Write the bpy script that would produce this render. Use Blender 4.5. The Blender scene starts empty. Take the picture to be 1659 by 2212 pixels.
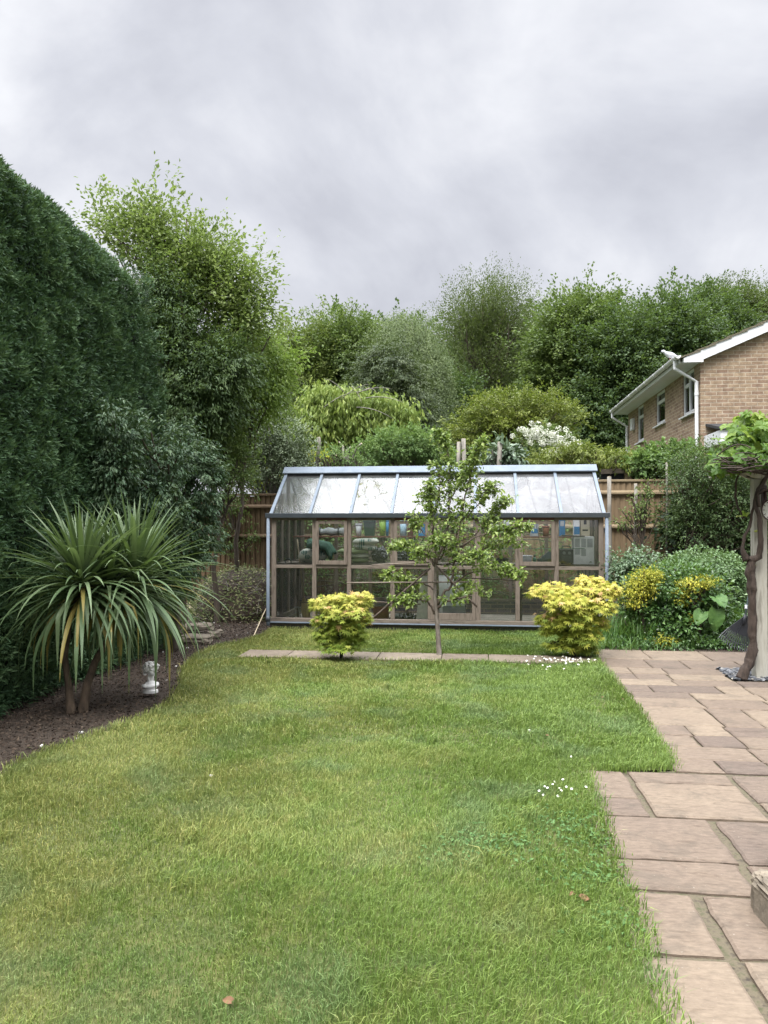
import bpy, bmesh, math, random
import numpy as np
from mathutils import Vector, Matrix, noise
R = math.radians
random.seed(7)
sc = bpy.context.scene
COL = sc.collection

# ------------------------------------------------------------------ camera
F_T, W_T, H_T = 1662.0, 1659.0, 2212.0
YAW, HOR, EYE = 6.8, 1132.0, 1.6
PITCH = math.atan((HOR - H_T / 2) / F_T)
cam_d = bpy.data.cameras.new('camera'); cam = bpy.data.objects.new('camera', cam_d); COL.objects.link(cam)
cam.location = (0, 0, EYE); cam.rotation_euler = (math.pi / 2 + PITCH, 0, R(YAW))
cam_d.sensor_fit = 'VERTICAL'; cam_d.sensor_height = 34.6; cam_d.lens = 34.6 * F_T / H_T
cam_d.clip_start = 0.05; cam_d.clip_end = 2000
sc.camera = cam
sc.render.resolution_x, sc.render.resolution_y = 768, 1024

# ------------------------------------------------------------------ world, sun, exposure
SUN_EL, SUN_ROT = R(58), R(200)
wd = bpy.data.worlds.new('World'); sc.world = wd; wd.use_nodes = True
nt = wd.node_tree; nt.nodes.clear()
def nn(t, typ, **kw):
    n = t.nodes.new(typ)
    for k, v in kw.items():
        setattr(n, k, v)
    return n
def mathn(t, op, a, b=None, clamp=False):
    n = nn(t, 'ShaderNodeMath', operation=op, use_clamp=clamp)
    for i, v in ((0, a), (1, b)):
        if v is None: continue
        if isinstance(v, (int, float)): n.inputs[i].default_value = v
        else: t.links.new(v, n.inputs[i])
    return n.outputs[0]
def ramp(t, fac, stops, interp='LINEAR'):
    n = nn(t, 'ShaderNodeValToRGB'); cr = n.color_ramp; cr.interpolation = interp
    while len(cr.elements) < len(stops): cr.elements.new(0.5)
    for e, (p, c) in zip(cr.elements, stops):
        e.position = p; e.color = (c[0], c[1], c[2], 1) if len(c) == 3 else c
    t.links.new(fac, n.inputs[0])
    return n.outputs[0]
def mixc(t, fac, a, b, mode='MIX'):
    n = nn(t, 'ShaderNodeMix', data_type='RGBA', blend_type=mode)
    for i, v in ((0, fac), (6, a), (7, b)):
        if isinstance(v, (int, float)): n.inputs[i].default_value = v
        elif isinstance(v, tuple): n.inputs[i].default_value = (v[0], v[1], v[2], 1)
        else: t.links.new(v, n.inputs[i])
    return n.outputs[2]
tc = nn(nt, 'ShaderNodeTexCoord'); sep = nn(nt, 'ShaderNodeSeparateXYZ')
nt.links.new(tc.outputs['Generated'], sep.inputs[0])
zc = mathn(nt, 'MAXIMUM', sep.outputs[2], 0.0)
zz = mathn(nt, 'ADD', zc, 0.55)
cu = mathn(nt, 'DIVIDE', sep.outputs[0], zz); cv = mathn(nt, 'DIVIDE', sep.outputs[1], zz)
comb = nn(nt, 'ShaderNodeCombineXYZ'); nt.links.new(cu, comb.inputs[0]); nt.links.new(cv, comb.inputs[1])
def wnoise(scale, detail, rough, dist, off):
    m = nn(nt, 'ShaderNodeMapping'); nt.links.new(comb.outputs[0], m.inputs[0]); m.inputs['Location'].default_value = off
    n = nn(nt, 'ShaderNodeTexNoise'); nt.links.new(m.outputs[0], n.inputs['Vector'])
    n.inputs['Scale'].default_value = scale; n.inputs['Detail'].default_value = detail
    n.inputs['Roughness'].default_value = rough; n.inputs['Distortion'].default_value = dist
    return n.outputs['Fac']
c1 = wnoise(2.6, 6, 0.55, 0.5, (2.3, 0.4, 0)); c2 = wnoise(6.5, 5, 0.5, 0.2, (7.1, 3.0, 0))
cm = mathn(nt, 'ADD', mathn(nt, 'MULTIPLY', c1, 0.72), mathn(nt, 'MULTIPLY', c2, 0.28))
cloud = ramp(nt, cm, [(0.36, (0.288, 0.295, 0.328)), (0.46, (0.338, 0.346, 0.378)), (0.54, (0.388, 0.395, 0.422)), (0.65, (0.46, 0.466, 0.486))])
# overcast dome, brightest at the zenith; boost above the view added as fill light
up = ramp(nt, zc, [(0.0, (1, 1, 1)), (0.575, (1.0, 1.0, 1.0)), (0.70, (7.0, 6.95, 6.8)), (1.0, (10.8, 10.7, 10.4))])
dome = mixc(nt, 1.0, cloud, up, 'MULTIPLY')
sky = nn(nt, 'ShaderNodeTexSky', sky_type='NISHITA'); sky.sun_disc = False
sky.sun_elevation = SUN_EL; sky.sun_rotation = SUN_ROT; sky.air_density = 1.5; sky.dust_density = 4
bg_s = nn(nt, 'ShaderNodeBackground'); nt.links.new(sky.outputs[0], bg_s.inputs[0]); bg_s.inputs[1].default_value = 0.05
bg_c = nn(nt, 'ShaderNodeBackground'); nt.links.new(dome, bg_c.inputs[0]); bg_c.inputs[1].default_value = 1.0
mx = nn(nt, 'ShaderNodeMixShader'); mx.inputs[0].default_value = 0.95
nt.links.new(bg_s.outputs[0], mx.inputs[1]); nt.links.new(bg_c.outputs[0], mx.inputs[2])
wo = nn(nt, 'ShaderNodeOutputWorld'); nt.links.new(mx.outputs[0], wo.inputs[0])
sun_d = bpy.data.lights.new('sun', 'SUN'); sun_d.energy = 2.0; sun_d.angle = R(25); sun_d.color = (1, 0.97, 0.92)
sun = bpy.data.objects.new('sun', sun_d); COL.objects.link(sun)
sd = Vector((math.sin(SUN_ROT) * math.cos(SUN_EL), math.cos(SUN_ROT) * math.cos(SUN_EL), math.sin(SUN_EL)))
sun.rotation_euler = sd.to_track_quat('Z', 'Y').to_euler()
sc.view_settings.view_transform = 'Standard'; sc.view_settings.look = 'None'
sc.view_settings.exposure = 1.15; sc.view_settings.gamma = 1.0
sc.cycles.use_denoising = True
sc.cycles.max_bounces = 8; sc.cycles.transparent_max_bounces = 24

# ------------------------------------------------------------------ pixel of the photograph (1659 x 2212) -> place in the garden
_cam = Matrix.Rotation(R(YAW), 3, 'Z') @ Matrix.Rotation(math.pi / 2 + PITCH, 3, 'X')
def ray(px, py):
    return _cam @ Vector(((px - W_T / 2) / F_T, -(py - H_T / 2) / F_T, -1))
def G(px, py, z=0.0):
    d = ray(px, py); t = (z - EYE) / d.z
    return Vector((d.x * t, d.y * t, z))
def PY(px, py, Y):
    d = ray(px, py); t = Y / d.y
    return Vector((d.x * t, Y, EYE + d.z * t))
def PX(px, py, X):
    d = ray(px, py); t = X / d.x
    return Vector((X, d.y * t, EYE + d.z * t))
K = 0.6636
def z1(x, y): return ((850 + x * .3617) * K, (1480 + y * .3617) * K)
def z2(x, y): return ((1400 + x * .3617) * K, (1480 + y * .3617) * K)
def z3(x, y): return ((1200 + x * .3526) * K, (1400 + y * .3526) * K)
def z5(x, y): return ((1900 + x * .3617) * K, (950 + y * .3617) * K)
def z6(x, y): return ((1950 + x * .4294) * K, (1350 + y * .4294) * K)
def z7(x, y): return ((2200 + x * .2034) * K, (1850 + y * .2034) * K)
def z8(x, y): return ((1850 + x * .5575) * K, (2100 + y * .5575) * K)

# ------------------------------------------------------------------ materials
def newmat(name):
    m = bpy.data.materials.new(name); m.use_nodes = True; t = m.node_tree; t.nodes.clear()
    o = nn(t, 'ShaderNodeOutputMaterial'); b = nn(t, 'ShaderNodeBsdfPrincipled')
    t.links.new(b.outputs[0], o.inputs[0])
    return m, t, b, o
def objnoise(t, scale, detail=4, rough=0.55, stretch=(1, 1, 1), dist=0.0, off=(0, 0, 0)):
    c = nn(t, 'ShaderNodeNewGeometry'); m = nn(t, 'ShaderNodeMapping'); t.links.new(c.outputs['Position'], m.inputs[0])
    m.inputs['Scale'].default_value = stretch; m.inputs['Location'].default_value = off
    n = nn(t, 'ShaderNodeTexNoise'); t.links.new(m.outputs[0], n.inputs['Vector'])
    n.inputs['Scale'].default_value = scale; n.inputs['Detail'].default_value = detail
    n.inputs['Roughness'].default_value = rough; n.inputs['Distortion'].default_value = dist
    return n.outputs['Fac']
def bump(t, b, h, strength, dist=0.01):
    n = nn(t, 'ShaderNodeBump'); n.inputs['Strength'].default_value = strength; n.inputs['Distance'].default_value = dist
    t.links.new(h, n.inputs['Height']); t.links.new(n.outputs[0], b.inputs['Normal'])
def pmat(name, ca, cb, scale=8, rough=0.6, stretch=(1, 1, 1), bmp=0.3, cc=None, metallic=0.0, spec=0.4, detail=5, bdist=0.005):
    m, t, b, o = newmat(name)
    n = objnoise(t, scale, detail, 0.6, stretch)
    st = [(0.3, ca), (0.7, cb)] if cc is None else [(0.28, ca), (0.5, cb), (0.72, cc)]
    t.links.new(ramp(t, n, st), b.inputs['Base Color'])
    b.inputs['Roughness'].default_value = rough; b.inputs['Metallic'].default_value = metallic
    b.inputs['Specular IOR Level'].default_value = spec
    if bmp: bump(t, b, n, bmp, bdist)
    return m
def leafmat(name, stops, trans=0.25, rough=0.55, spec=0.25, patch=None):
    """stops: colours along the per-leaf random attribute"""
    m, t, b, o = newmat(name)
    a = nn(t, 'ShaderNodeAttribute'); a.attribute_name = 'rnd'
    k = len(stops)
    fac = a.outputs['Fac']
    if patch:
        n = objnoise(t, patch[0], 3, 0.5)
        fac = mathn(t, 'ADD', mathn(t, 'MULTIPLY', fac, 1 - patch[1]), mathn(t, 'MULTIPLY', mathn(t, 'MULTIPLY_ADD', n, 2.4), patch[1]), True)
    col = ramp(t, fac, [(i / (k - 1), c) for i, c in enumerate(stops)])
    t.links.new(col, b.inputs['Base Color'])
    b.inputs['Roughness'].default_value = rough; b.inputs['Specular IOR Level'].default_value = spec
    tr = nn(t, 'ShaderNodeBsdfTranslucent'); t.links.new(mixc(t, 0.3, col, (0.25, 0.38, 0.04)), tr.inputs[0])
    mxs = nn(t, 'ShaderNodeMixShader'); mxs.inputs[0].default_value = trans
    t.links.new(b.outputs[0], mxs.inputs[1]); t.links.new(tr.outputs[0], mxs.inputs[2]); t.links.new(mxs.outputs[0], o.inputs[0])
    return m

# ------------------------------------------------------------------ object helpers
def tag(o, label=None, cat=None, group=None, kind=None):
    if label: o['label'] = label
    if cat: o['category'] = cat
    if group: o['group'] = group
    if kind: o['kind'] = kind
    return o
def thing(name, loc, label, cat, group=None):
    o = bpy.data.objects.new(name, None); COL.objects.link(o); o.location = loc; o.empty_display_size = 0.1
    return tag(o, label, cat, group)
def origin(o):
    v = Vector((0, 0, 0))
    while o is not None:
        v += o.location; o = o.parent
    return v
def link(name, me, mat, parent=None):
    o = bpy.data.objects.new(name, me); COL.objects.link(o)
    if mat: me.materials.append(mat)
    if parent: o.parent = parent
    return o
def nmesh(name, V, F, mat, parent=None, rnd=None, smooth=False):
    """V (n,3) in world coordinates; F (m,k) int array or list of such"""
    V = np.asarray(V, dtype=np.float32)
    if parent is not None: V = V - np.array(origin(parent), dtype=np.float32)
    Fs = F if isinstance(F, list) else [F]
    me = bpy.data.meshes.new(name)
    me.vertices.add(len(V)); me.vertices.foreach_set('co', V.ravel())
    loops = np.concatenate([f.ravel() for f in Fs]).astype(np.int32)
    sizes = np.concatenate([np.full(len(f), f.shape[1]) for f in Fs]).astype(np.int32)
    starts = np.concatenate([[0], np.cumsum(sizes)[:-1]]).astype(np.int32)
    me.loops.add(len(loops)); me.loops.foreach_set('vertex_index', loops)
    me.polygons.add(len(sizes)); me.polygons.foreach_set('loop_start', starts)
    try: me.polygons.foreach_set('loop_total', sizes)
    except Exception: pass
    if rnd is not None:
        at = me.attributes.new('rnd', 'FLOAT', 'FACE'); at.data.foreach_set('value', np.asarray(rnd, dtype=np.float32))
    me.update(calc_edges=True)
    me.polygons.foreach_set('use_smooth', np.full(len(sizes), smooth))
    return link(name, me, mat, parent)
class MB:
    def __init__(s): s.V = []; s.F = []
    def add(s, V, F):
        b = len(s.V); s.V += [tuple(v) for v in V]; s.F += [tuple(i + b for i in f) for f in F]; return s
    def box(s, x0, x1, y0, y1, z0, z1):
        if x0 > x1: x0, x1 = x1, x0
        if y0 > y1: y0, y1 = y1, y0
        if z0 > z1: z0, z1 = z1, z0
        return s.add([(x0,y0,z0),(x1,y0,z0),(x1,y1,z0),(x0,y1,z0),(x0,y0,z1),(x1,y0,z1),(x1,y1,z1),(x0,y1,z1)],
                     [(0,3,2,1),(4,5,6,7),(0,1,5,4),(1,2,6,5),(2,3,7,6),(3,0,4,7)])
    def bar(s, a, b, w, h, up=(0, 0, 1)):
        a = Vector(a); b = Vector(b); d = (b - a).normalized(); u = Vector(up)
        x = d.cross(u).normalized() * w / 2; y = x.cross(d).normalized() * h / 2
        P = [a - x - y, a + x - y, a + x + y, a - x + y, b - x - y, b + x - y, b + x + y, b - x + y]
        return s.add(P, [(0,1,2,3),(7,6,5,4),(0,4,5,1),(1,5,6,2),(2,6,7,3),(3,7,4,0)])
    def tube(s, pts, rad, seg=7, cap=True):
        pts = [Vector(p) for p in pts]; n = len(pts)
        if isinstance(rad, (int, float)): rad = [rad] * n
        V = []; F = []; prev = None
        for i, p in enumerate(pts):
            d = (pts[min(i + 1, n - 1)] - pts[max(i - 1, 0)])
            if d.length < 1e-9: d = Vector((0, 0, 1))
            d.normalize()
            if prev is None:
                prev = d.orthogonal().normalized()
            x = (prev - d * prev.dot(d))
            x = x.normalized() if x.length > 1e-6 else d.orthogonal().normalized()
            prev = x; y = d.cross(x)
            for k in range(seg):
                a = 2 * math.pi * k / seg
                V.append(p + (x * math.cos(a) + y * math.sin(a)) * rad[i])
        for i in range(n - 1):
            for k in range(seg):
                k2 = (k + 1) % seg
                F.append((i*seg+k, i*seg+k2, (i+1)*seg+k2, (i+1)*seg+k))
        if cap:
            F.append(tuple(range(seg))[::-1]); F.append(tuple((n-1)*seg + k for k in range(seg)))
        return s.add(V, F)
    def lathe(s, c, prof, seg=20, sx=1, sy=1):
        c = Vector(c); V = []; F = []
        for r, z in prof:
            for k in range(seg):
                a = 2 * math.pi * k / seg
                V.append((c.x + r * sx * math.cos(a), c.y + r * sy * math.sin(a), c.z + z))
        for i in range(len(prof) - 1):
            for k in range(seg):
                k2 = (k + 1) % seg
                F.append((i*seg+k, i*seg+k2, (i+1)*seg+k2, (i+1)*seg+k))
        F.append(tuple(range(seg))[::-1]); F.append(tuple((len(prof)-1)*seg + k for k in range(seg)))
        return s.add(V, F)
    def ball(s, c, r, seg=10, rings=7, sc_=(1, 1, 1), rot=None):
        c = Vector(c); V = []; F = []
        for i in range(rings + 1):
            t = math.pi * i / rings
            for k in range(seg):
                a = 2 * math.pi * k / seg
                v = Vector((r*sc_[0]*math.sin(t)*math.cos(a), r*sc_[1]*math.sin(t)*math.sin(a), r*sc_[2]*math.cos(t)))
                if rot: v = rot @ v
                V.append(c + v)
        for i in range(rings):
            for k in range(seg):
                k2 = (k + 1) % seg
                F.append((i*seg+k, (i+1)*seg+k, (i+1)*seg+k2, i*seg+k2))
        return s.add(V, F)
    def prism(s, poly, off):
        """poly: list of 3-D points (planar), extruded by vector off"""
        n = len(poly); off = Vector(off); P = [Vector(p) for p in poly]
        return s.add(P + [p + off for p in P], [tuple(range(n))[::-1], tuple(range(n, 2*n))] + [(i, (i+1) % n, n + (i+1) % n, n + i) for i in range(n)])
    def build(s, name, mat, parent=None, smooth=False, bevel=0, weld=False, seg=1):
        og = origin(parent) if parent else Vector((0, 0, 0))
        me = bpy.data.meshes.new(name)
        me.from_pydata([(v[0]-og.x, v[1]-og.y, v[2]-og.z) for v in s.V], [], s.F)
        if weld or bevel:
            bm = bmesh.new(); bm.from_mesh(me); bmesh.ops.remove_doubles(bm, verts=bm.verts, dist=1e-5)
            bmesh.ops.recalc_face_normals(bm, faces=bm.faces); bm.to_mesh(me); bm.free()
        me.update()
        if smooth:
            me.polygons.foreach_set('use_smooth', [True] * len(me.polygons))
        o = link(name, me, mat, parent)
        if bevel:
            b = o.modifiers.new('bevel', 'BEVEL'); b.width = bevel; b.segments = seg; b.limit_method = 'ANGLE'; b.angle_limit = R(40)
        return o
def wobble(o, amp, scale, seed=0):
    for v in o.data.vertices:
        q = Vector(v.co) * scale + Vector((seed, seed * 1.7, seed * .3))
        v.co += noise.noise_vector(q) * amp
def copy_tree(o, parent=None):
    c = o.copy(); COL.objects.link(c); c.parent = parent
    for ch in [x for x in o.children]:
        copy_tree(ch, c)
    return c

# ------------------------------------------------------------------ foliage
def unit(a): return a / np.maximum(np.linalg.norm(a, axis=-1, keepdims=True), 1e-9)
def leaves(P, D, N, L, W, fold=0.12, curl=0.12):
    """one folded, curled leaf of two quads for each row"""
    n = len(P); D = unit(D); S = unit(np.cross(D, N)); N = np.cross(S, D)
    L = np.broadcast_to(np.asarray(L, float), (n,))[:, None]; W = np.broadcast_to(np.asarray(W, float), (n,))[:, None]
    b = P; t = P + D*L - N*L*curl; m = P + D*L*.48
    l = m + S*W*.5 + N*W*fold*2; r = m - S*W*.5 + N*W*fold*2
    V = np.stack([b, r, t, l, m], 1).reshape(-1, 3)
    i = np.arange(n)[:, None]*5
    F = np.concatenate([i + np.array([[0, 1, 2, 4]]), i + np.array([[0, 4, 2, 3]])], 1).reshape(-1, 4)
    return V, F, 2
def quads(P, D, N, L, W):
    n = len(P); D = unit(D); S = unit(np.cross(D, N)); N = np.cross(S, D)
    L = np.broadcast_to(np.asarray(L, float), (n,))[:, None]; W = np.broadcast_to(np.asarray(W, float), (n,))[:, None]
    V = np.stack([P, P + D*L*.45 - S*W*.5, P + D*L - N*L*.1, P + D*L*.45 + S*W*.5], 1).reshape(-1, 3)
    return V, np.arange(n*4).reshape(-1, 4), 1
def star(P, D, N, L, lobes=7, seed=0):
    """palmate leaf"""
    n = len(P); D = unit(D); S = unit(np.cross(D, N)); N = np.cross(S, D)
    L = np.broadcast_to(np.asarray(L, float), (n,))[:, None]
    angs = []; rad = []
    spread = R(235)
    for k in range(lobes):
        a = -spread/2 + spread*k/(lobes-1)
        rr = 1.0 - 0.5*(abs(k-(lobes-1)/2)/((lobes-1)/2))**1.5
        angs.append(a); rad.append(rr)
        if k < lobes-1: angs.append(a + spread/(lobes-1)/2); rad.append(0.34)
    pts = [P]
    for a, r_ in zip(angs, rad):
        pts.append(P + (D*math.cos(a) + S*math.sin(a))*L*r_ - N*L*(0.22*r_*r_))
    k = len(pts); V = np.stack(pts, 1).reshape(-1, 3)
    i = np.arange(n)[:, None]*k
    tri = np.array([[0, j, j+1] for j in range(1, k-1)]).ravel()[None]
    F = (i + tri).reshape(-1, 3)
    return V, F, k-2
def ell(cx, cy, rx, ry, Y, dr=None):
    """ellipsoid whose outline in the photograph is (cx, cy, rx, ry), standing at depth Y"""
    c = PY(cx, cy, Y); s = Y / F_T
    return (np.array(c), np.array([rx*s, (dr if dr else rx*s), ry*s]))
def clumps(ells, n, rng, shell=0.45, rough=0.22, fr=1.6):
    w = np.array([e[1][0]*e[1][1] + e[1][0]*e[1][2] + e[1][1]*e[1][2] for e in ells]); w = w/w.sum()
    idx = rng.choice(len(ells), n, p=w)
    d = unit(rng.normal(size=(n, 3)))
    sd_ = rng.uniform(0, 100)
    rr = np.array([1 + rough*2*noise.noise(Vector(v)*fr + Vector((sd_, i*9.1, 0))) for v, i in zip(d, idx)])
    t = (1 - shell*np.abs(rng.normal(size=n))*0.8).clip(0.1, 1.12)*rr
    C = np.array([ells[i][0] for i in idx]); A = np.array([ells[i][1] for i in idx])
    P = C + d*A*t[:, None]
    return P, unit(d/np.maximum(A, .05)), C
def foliage(ells, n, per, rc, L, W, rng, flat=0.6, droop=0.3, outw=0.6, shell=0.45, rough=0.22, kind='quad', lvar=0.3, fr=1.6, nup=0.8, vs=1.0, spray=0.0, lift=.55):
    C, O, _ = clumps(ells, n, rng, shell, rough, fr)
    C2 = np.repeat(C, per, 0); O2 = np.repeat(O, per, 0); m = len(C2)
    off = rng.normal(size=(m, 3))*rc*np.array([1, 1, flat])*0.6
    if spray:
        # each clump is a leafy shoot growing outwards and upwards
        ax = unit(O*.75 + np.array([0, 0, lift]) + rng.normal(size=(n, 3))*.38); ln = rc*spray*rng.uniform(.5, 1.5, n)
        t_ = rng.uniform(0, 1, m)[:, None]; ax2 = np.repeat(ax, per, 0); l2 = np.repeat(ln, per)[:, None]
        off = np.clip(off, -rc*1.1, rc*1.1)*(.62 - .42*t_) + ax2*l2*t_ + np.array([0, 0, -1.])*droop*.18*l2*t_*t_
    P = C2 + off
    D = unit(O2*outw + unit(off)*0.6 + rng.normal(size=(m, 3))*0.5 + np.array([0, 0, -droop])*1.0)
    N = unit(O2*0.5 + np.array([0, 0, nup]) + rng.normal(size=(m, 3))*0.45*vs)
    ls = L*(1 + rng.uniform(-lvar, lvar, m))
    base = np.repeat(rng.uniform(0, 1, n), per)
    rnd = (base*0.6 + rng.uniform(0, 1, m)*0.4).clip(0, 1)
    f = leaves if kind == 'leaf' else quads
    if kind == 'star': V, F, q = star(P, D, N, ls)
    else: V, F, q = f(P, D, N, ls, ls*W/L)
    return V, F, np.repeat(rnd, q), C
def joinf(parts):
    Vs, Fs, Rs = [], [], []; b = 0
    for V, F, r in parts:
        Vs.append(V); Fs.append(F + b); Rs.append(r); b += len(V)
    return np.concatenate(Vs), np.concatenate(Fs), np.concatenate(Rs)
def bez(a, b, bend, n=6):
    a = Vector(a); b = Vector(b); m = (a + b)/2 + Vector(bend)
    return [(a*(1-t)**2 + m*2*t*(1-t) + b*t*t) for t in [i/(n-1) for i in range(n)]]
def limbs(mb, base, top, C, rng, n, r0, r1=0.012, low=0.25, seg=5):
    """tapered trunk and n limbs reaching into the crown"""
    base = Vector(base); top = Vector(top)
    H = top - base
    wig = [Vector((rng.normal()*0.04*H.length*.3, rng.normal()*0.04*H.length*.3, 0)) for _ in range(7)]
    tp = [base + H*(i/7) + (wig[i-1] if 0 < i < 7 else Vector((0, 0, 0))) for i in range(8)]
    mb.tube([tp[0] - Vector((0, 0, .2))] + tp, [r0*1.35] + [r0*(1 - .8*i/7) for i in range(8)], 9)
    sel = rng.choice(len(C), min(n, len(C)), replace=False)
    for s in sel:
        e = Vector(C[s]); t = max(low, min(0.95, (e.z - base.z)/max(H.z, .1)*0.75 + rng.uniform(-.12, .05)))
        i = t*7; k = min(6, int(i)); st = tp[k].lerp(tp[k+1], i - k)
        d = (e - st).length
        pts = bez(st, e, (0, 0, rng.uniform(-.05, .14)*d), 6)
        for q in pts[1:-1]: q += Vector(rng.normal(size=3))*d*.03
        ra = r0*(1 - .8*t)*0.55
        mb.tube(pts, [ra*(1 - j/5) + r1*(j/5) for j in range(6)], seg, False)
    return tp
def inpoly(x, y, poly):
    c = np.zeros(len(x), bool); n = len(poly)
    for i in range(n):
        x0, y0 = poly[i]; x1, y1 = poly[(i+1) % n]
        if y0 == y1: continue
        hit = ((y0 > y) != (y1 > y)) & (x < (x1-x0)*(y-y0)/(y1-y0) + x0)
        c ^= hit
    return c

# ================================================================== GROUND
m_ground = pmat('earth_and_rough_grass', (0.035, 0.05, 0.02), (0.07, 0.09, 0.035), 1.2, 0.9)
m_soil = pmat('bark_mulch_soil', (0.014, 0.010, 0.007), (0.050, 0.036, 0.025), 38, 0.95, bmp=1.0, cc=(0.028, 0.020, 0.014), bdist=0.02)
m_turf = pmat('turf_base', (0.030, 0.045, 0.010), (0.085, 0.085, 0.024), 9, 0.95, bmp=0.6)
gm = MB(); gm.box(-400, 400, -400, 400, -0.3, -0.08)
tag(gm.build('ground', m_ground), kind='structure')
# soil of the planting beds: an uneven sheet
n1, n2 = 150, 170
xs = np.linspace(-8, 7, n1); ys = np.linspace(1.5, 15.6, n2)
XX, YY = np.meshgrid(xs, ys, indexing='ij')
ZZ = np.array([[noise.noise(Vector((x*1.1, y*1.1, 0)))*.02 + noise.noise(Vector((x*5, y*5, 3)))*.014 - .03 for y in ys] for x in xs])
idx = np.arange(n1*n2).reshape(n1, n2)
Fq = np.stack([idx[:-1, :-1], idx[1:, :-1], idx[1:, 1:], idx[:-1, 1:]], -1).reshape(-1, 4)
tag(nmesh('planting_bed', np.stack([XX, YY, ZZ], -1).reshape(-1, 3), Fq, m_soil, smooth=True), kind='structure')

lawn_px = [(-420, 1880), (-200, 1785), (-60, 1720), (0, 1690), (35, 1655), (100, 1628), (180, 1600), (260, 1572), (330, 1546), (375, 1516), (393, 1480),
           (396, 1448), (425, 1418), (475, 1397), (530, 1386), (572, 1374), (590, 1361), (800, 1364), (1050, 1367), (1310, 1371), (1322, 1392),
           (1290, 1402), (1285, 1424), (1330, 1480), (1362, 1520), (1395, 1560), (1412, 1600), (1438, 1630), (1452, 1667), (1262, 1669), (1290, 1730),
           (1308, 1800), (1335, 1880), (1352, 1930), (1385, 2010), (1412, 2100), (1450, 2212), (1500, 2340)]
lawn_poly = [tuple(G(*p).xy) for p in lawn_px]
lawn_poly += [(lawn_poly[-1][0], 0.8), (-3.5, 0.8), (-6, 2.2)]
bm = bmesh.new(); vs = [bm.verts.new((x, y, 0.012)) for x, y in lawn_poly]; f = bm.faces.new(vs)
bmesh.ops.triangulate(bm, faces=[f]); me = bpy.data.meshes.new('lawn'); bm.to_mesh(me); bm.free()
tag(link('lawn', me, m_turf), kind='structure')

# ------------------------------------------------------------------ patio of riven slabs
def slabmat(name, ca, cb, cc):
    m, t, b, o = newmat(name)
    a = nn(t, 'ShaderNodeAttribute'); a.attribute_name = 'rnd'
    n1 = objnoise(t, 2.2, 4, .6); n2 = objnoise(t, 45, 5, .7, (0.45, 1, 1)); n3 = objnoise(t, 14, 6, .7, (0.3, 1.4, 1), 1.2)
    f1 = mathn(t, 'ADD', mathn(t, 'MULTIPLY', a.outputs['Fac'], .58), mathn(t, 'MULTIPLY', n1, .42))
    c = ramp(t, f1, [(.22, ca), (.5, cb), (.8, cc)])
    c = mixc(t, 1.0, c, ramp(t, n2, [(.3, (.72, .71, .70)), (.7, (1.18, 1.17, 1.15))]), 'MULTIPLY')
    c = mixc(t, 1.0, c, ramp(t, n3, [(.34, (.74, .72, .7)), (.44, (1, 1, 1)), (.8, (1.05, 1.05, 1.05))]), 'MULTIPLY')
    n4 = objnoise(t, 5.5, 5, .65, (1, 1, 1), .4, (5, 2, 0)); n5 = objnoise(t, 90, 2, .5)
    c = mixc(t, mathn(t, 'MULTIPLY', ramp(t, n4, [(.52, (0, 0, 0)), (.66, (1, 1, 1))]), .45), c, (.062, .052, .040))
    c = mixc(t, mathn(t, 'MULTIPLY', ramp(t, n5, [(.70, (0, 0, 0)), (.74, (1, 1, 1))]), .6), c, (.24, .22, .18))
    t.links.new(c, b.inputs['Base Color']); b.inputs['Roughness'].default_value = .8; b.inputs['Specular IOR Level'].default_value = .25
    h = mathn(t, 'ADD', mathn(t, 'MULTIPLY', n3, 1.0), mathn(t, 'MULTIPLY', n2, .35)); bump(t, b, h, .7, .012)
    return m
m_slab = slabmat('riven_sandstone', (0.096, 0.074, 0.060), (0.126, 0.097, 0.074), (0.165, 0.131, 0.096))
m_mortar = pmat('mossy_mortar', (0.025, 0.020, 0.014), (0.085, 0.070, 0.045), 30, 0.95, bmp=1, cc=(0.035, 0.040, 0.015), bdist=.01)
patio_x1 = 5.2
rects = []
def row(yt, yb, joints, xmax=None, skip=None):
    Y1 = G(*z8(600, yt)).y; Y0 = G(*z8(600, yb)).y
    js = [G(*z8(x, yt)).x for x in joints]
    while js[-1] < patio_x1: js.append(js[-1] + random.uniform(.45, .9))
    for a, b_ in zip(js[:-1], js[1:]):
        if skip and b_ > skip[0] and a < skip[1]:
            if a < skip[0] - .1: b_ = skip[0]
            elif b_ > skip[1] + .1: a = skip[1]
            else: continue
        rects.append((a, b_, Y0, Y1))
pit = (G(*z8(880, 150)).x, G(*z8(880, 150)).x + 1.0)
row(42, 96, [120, 430, 750, 1060]); row(96, 145, [150, 440, 640, 950, 1200])
row(145, 180, [200, 350, 545, 880], skip=pit); row(180, 212, [230, 385, 575, 900], skip=pit)
row(212, 246, [250, 600, 960]); row(246, 289, [300, 465, 845, 1000]); row(289, 323, [360, 700, 1085]); row(323, 377, [370, 740, 1110])
row(377, 480, [400, 785, 990, 1200]); row(480, 538, [450, 672, 890]); row(538, 602, [470, 715, 960]); row(602, 678, [520, 1020]); row(678, 748, [560, 838, 1120])
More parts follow.
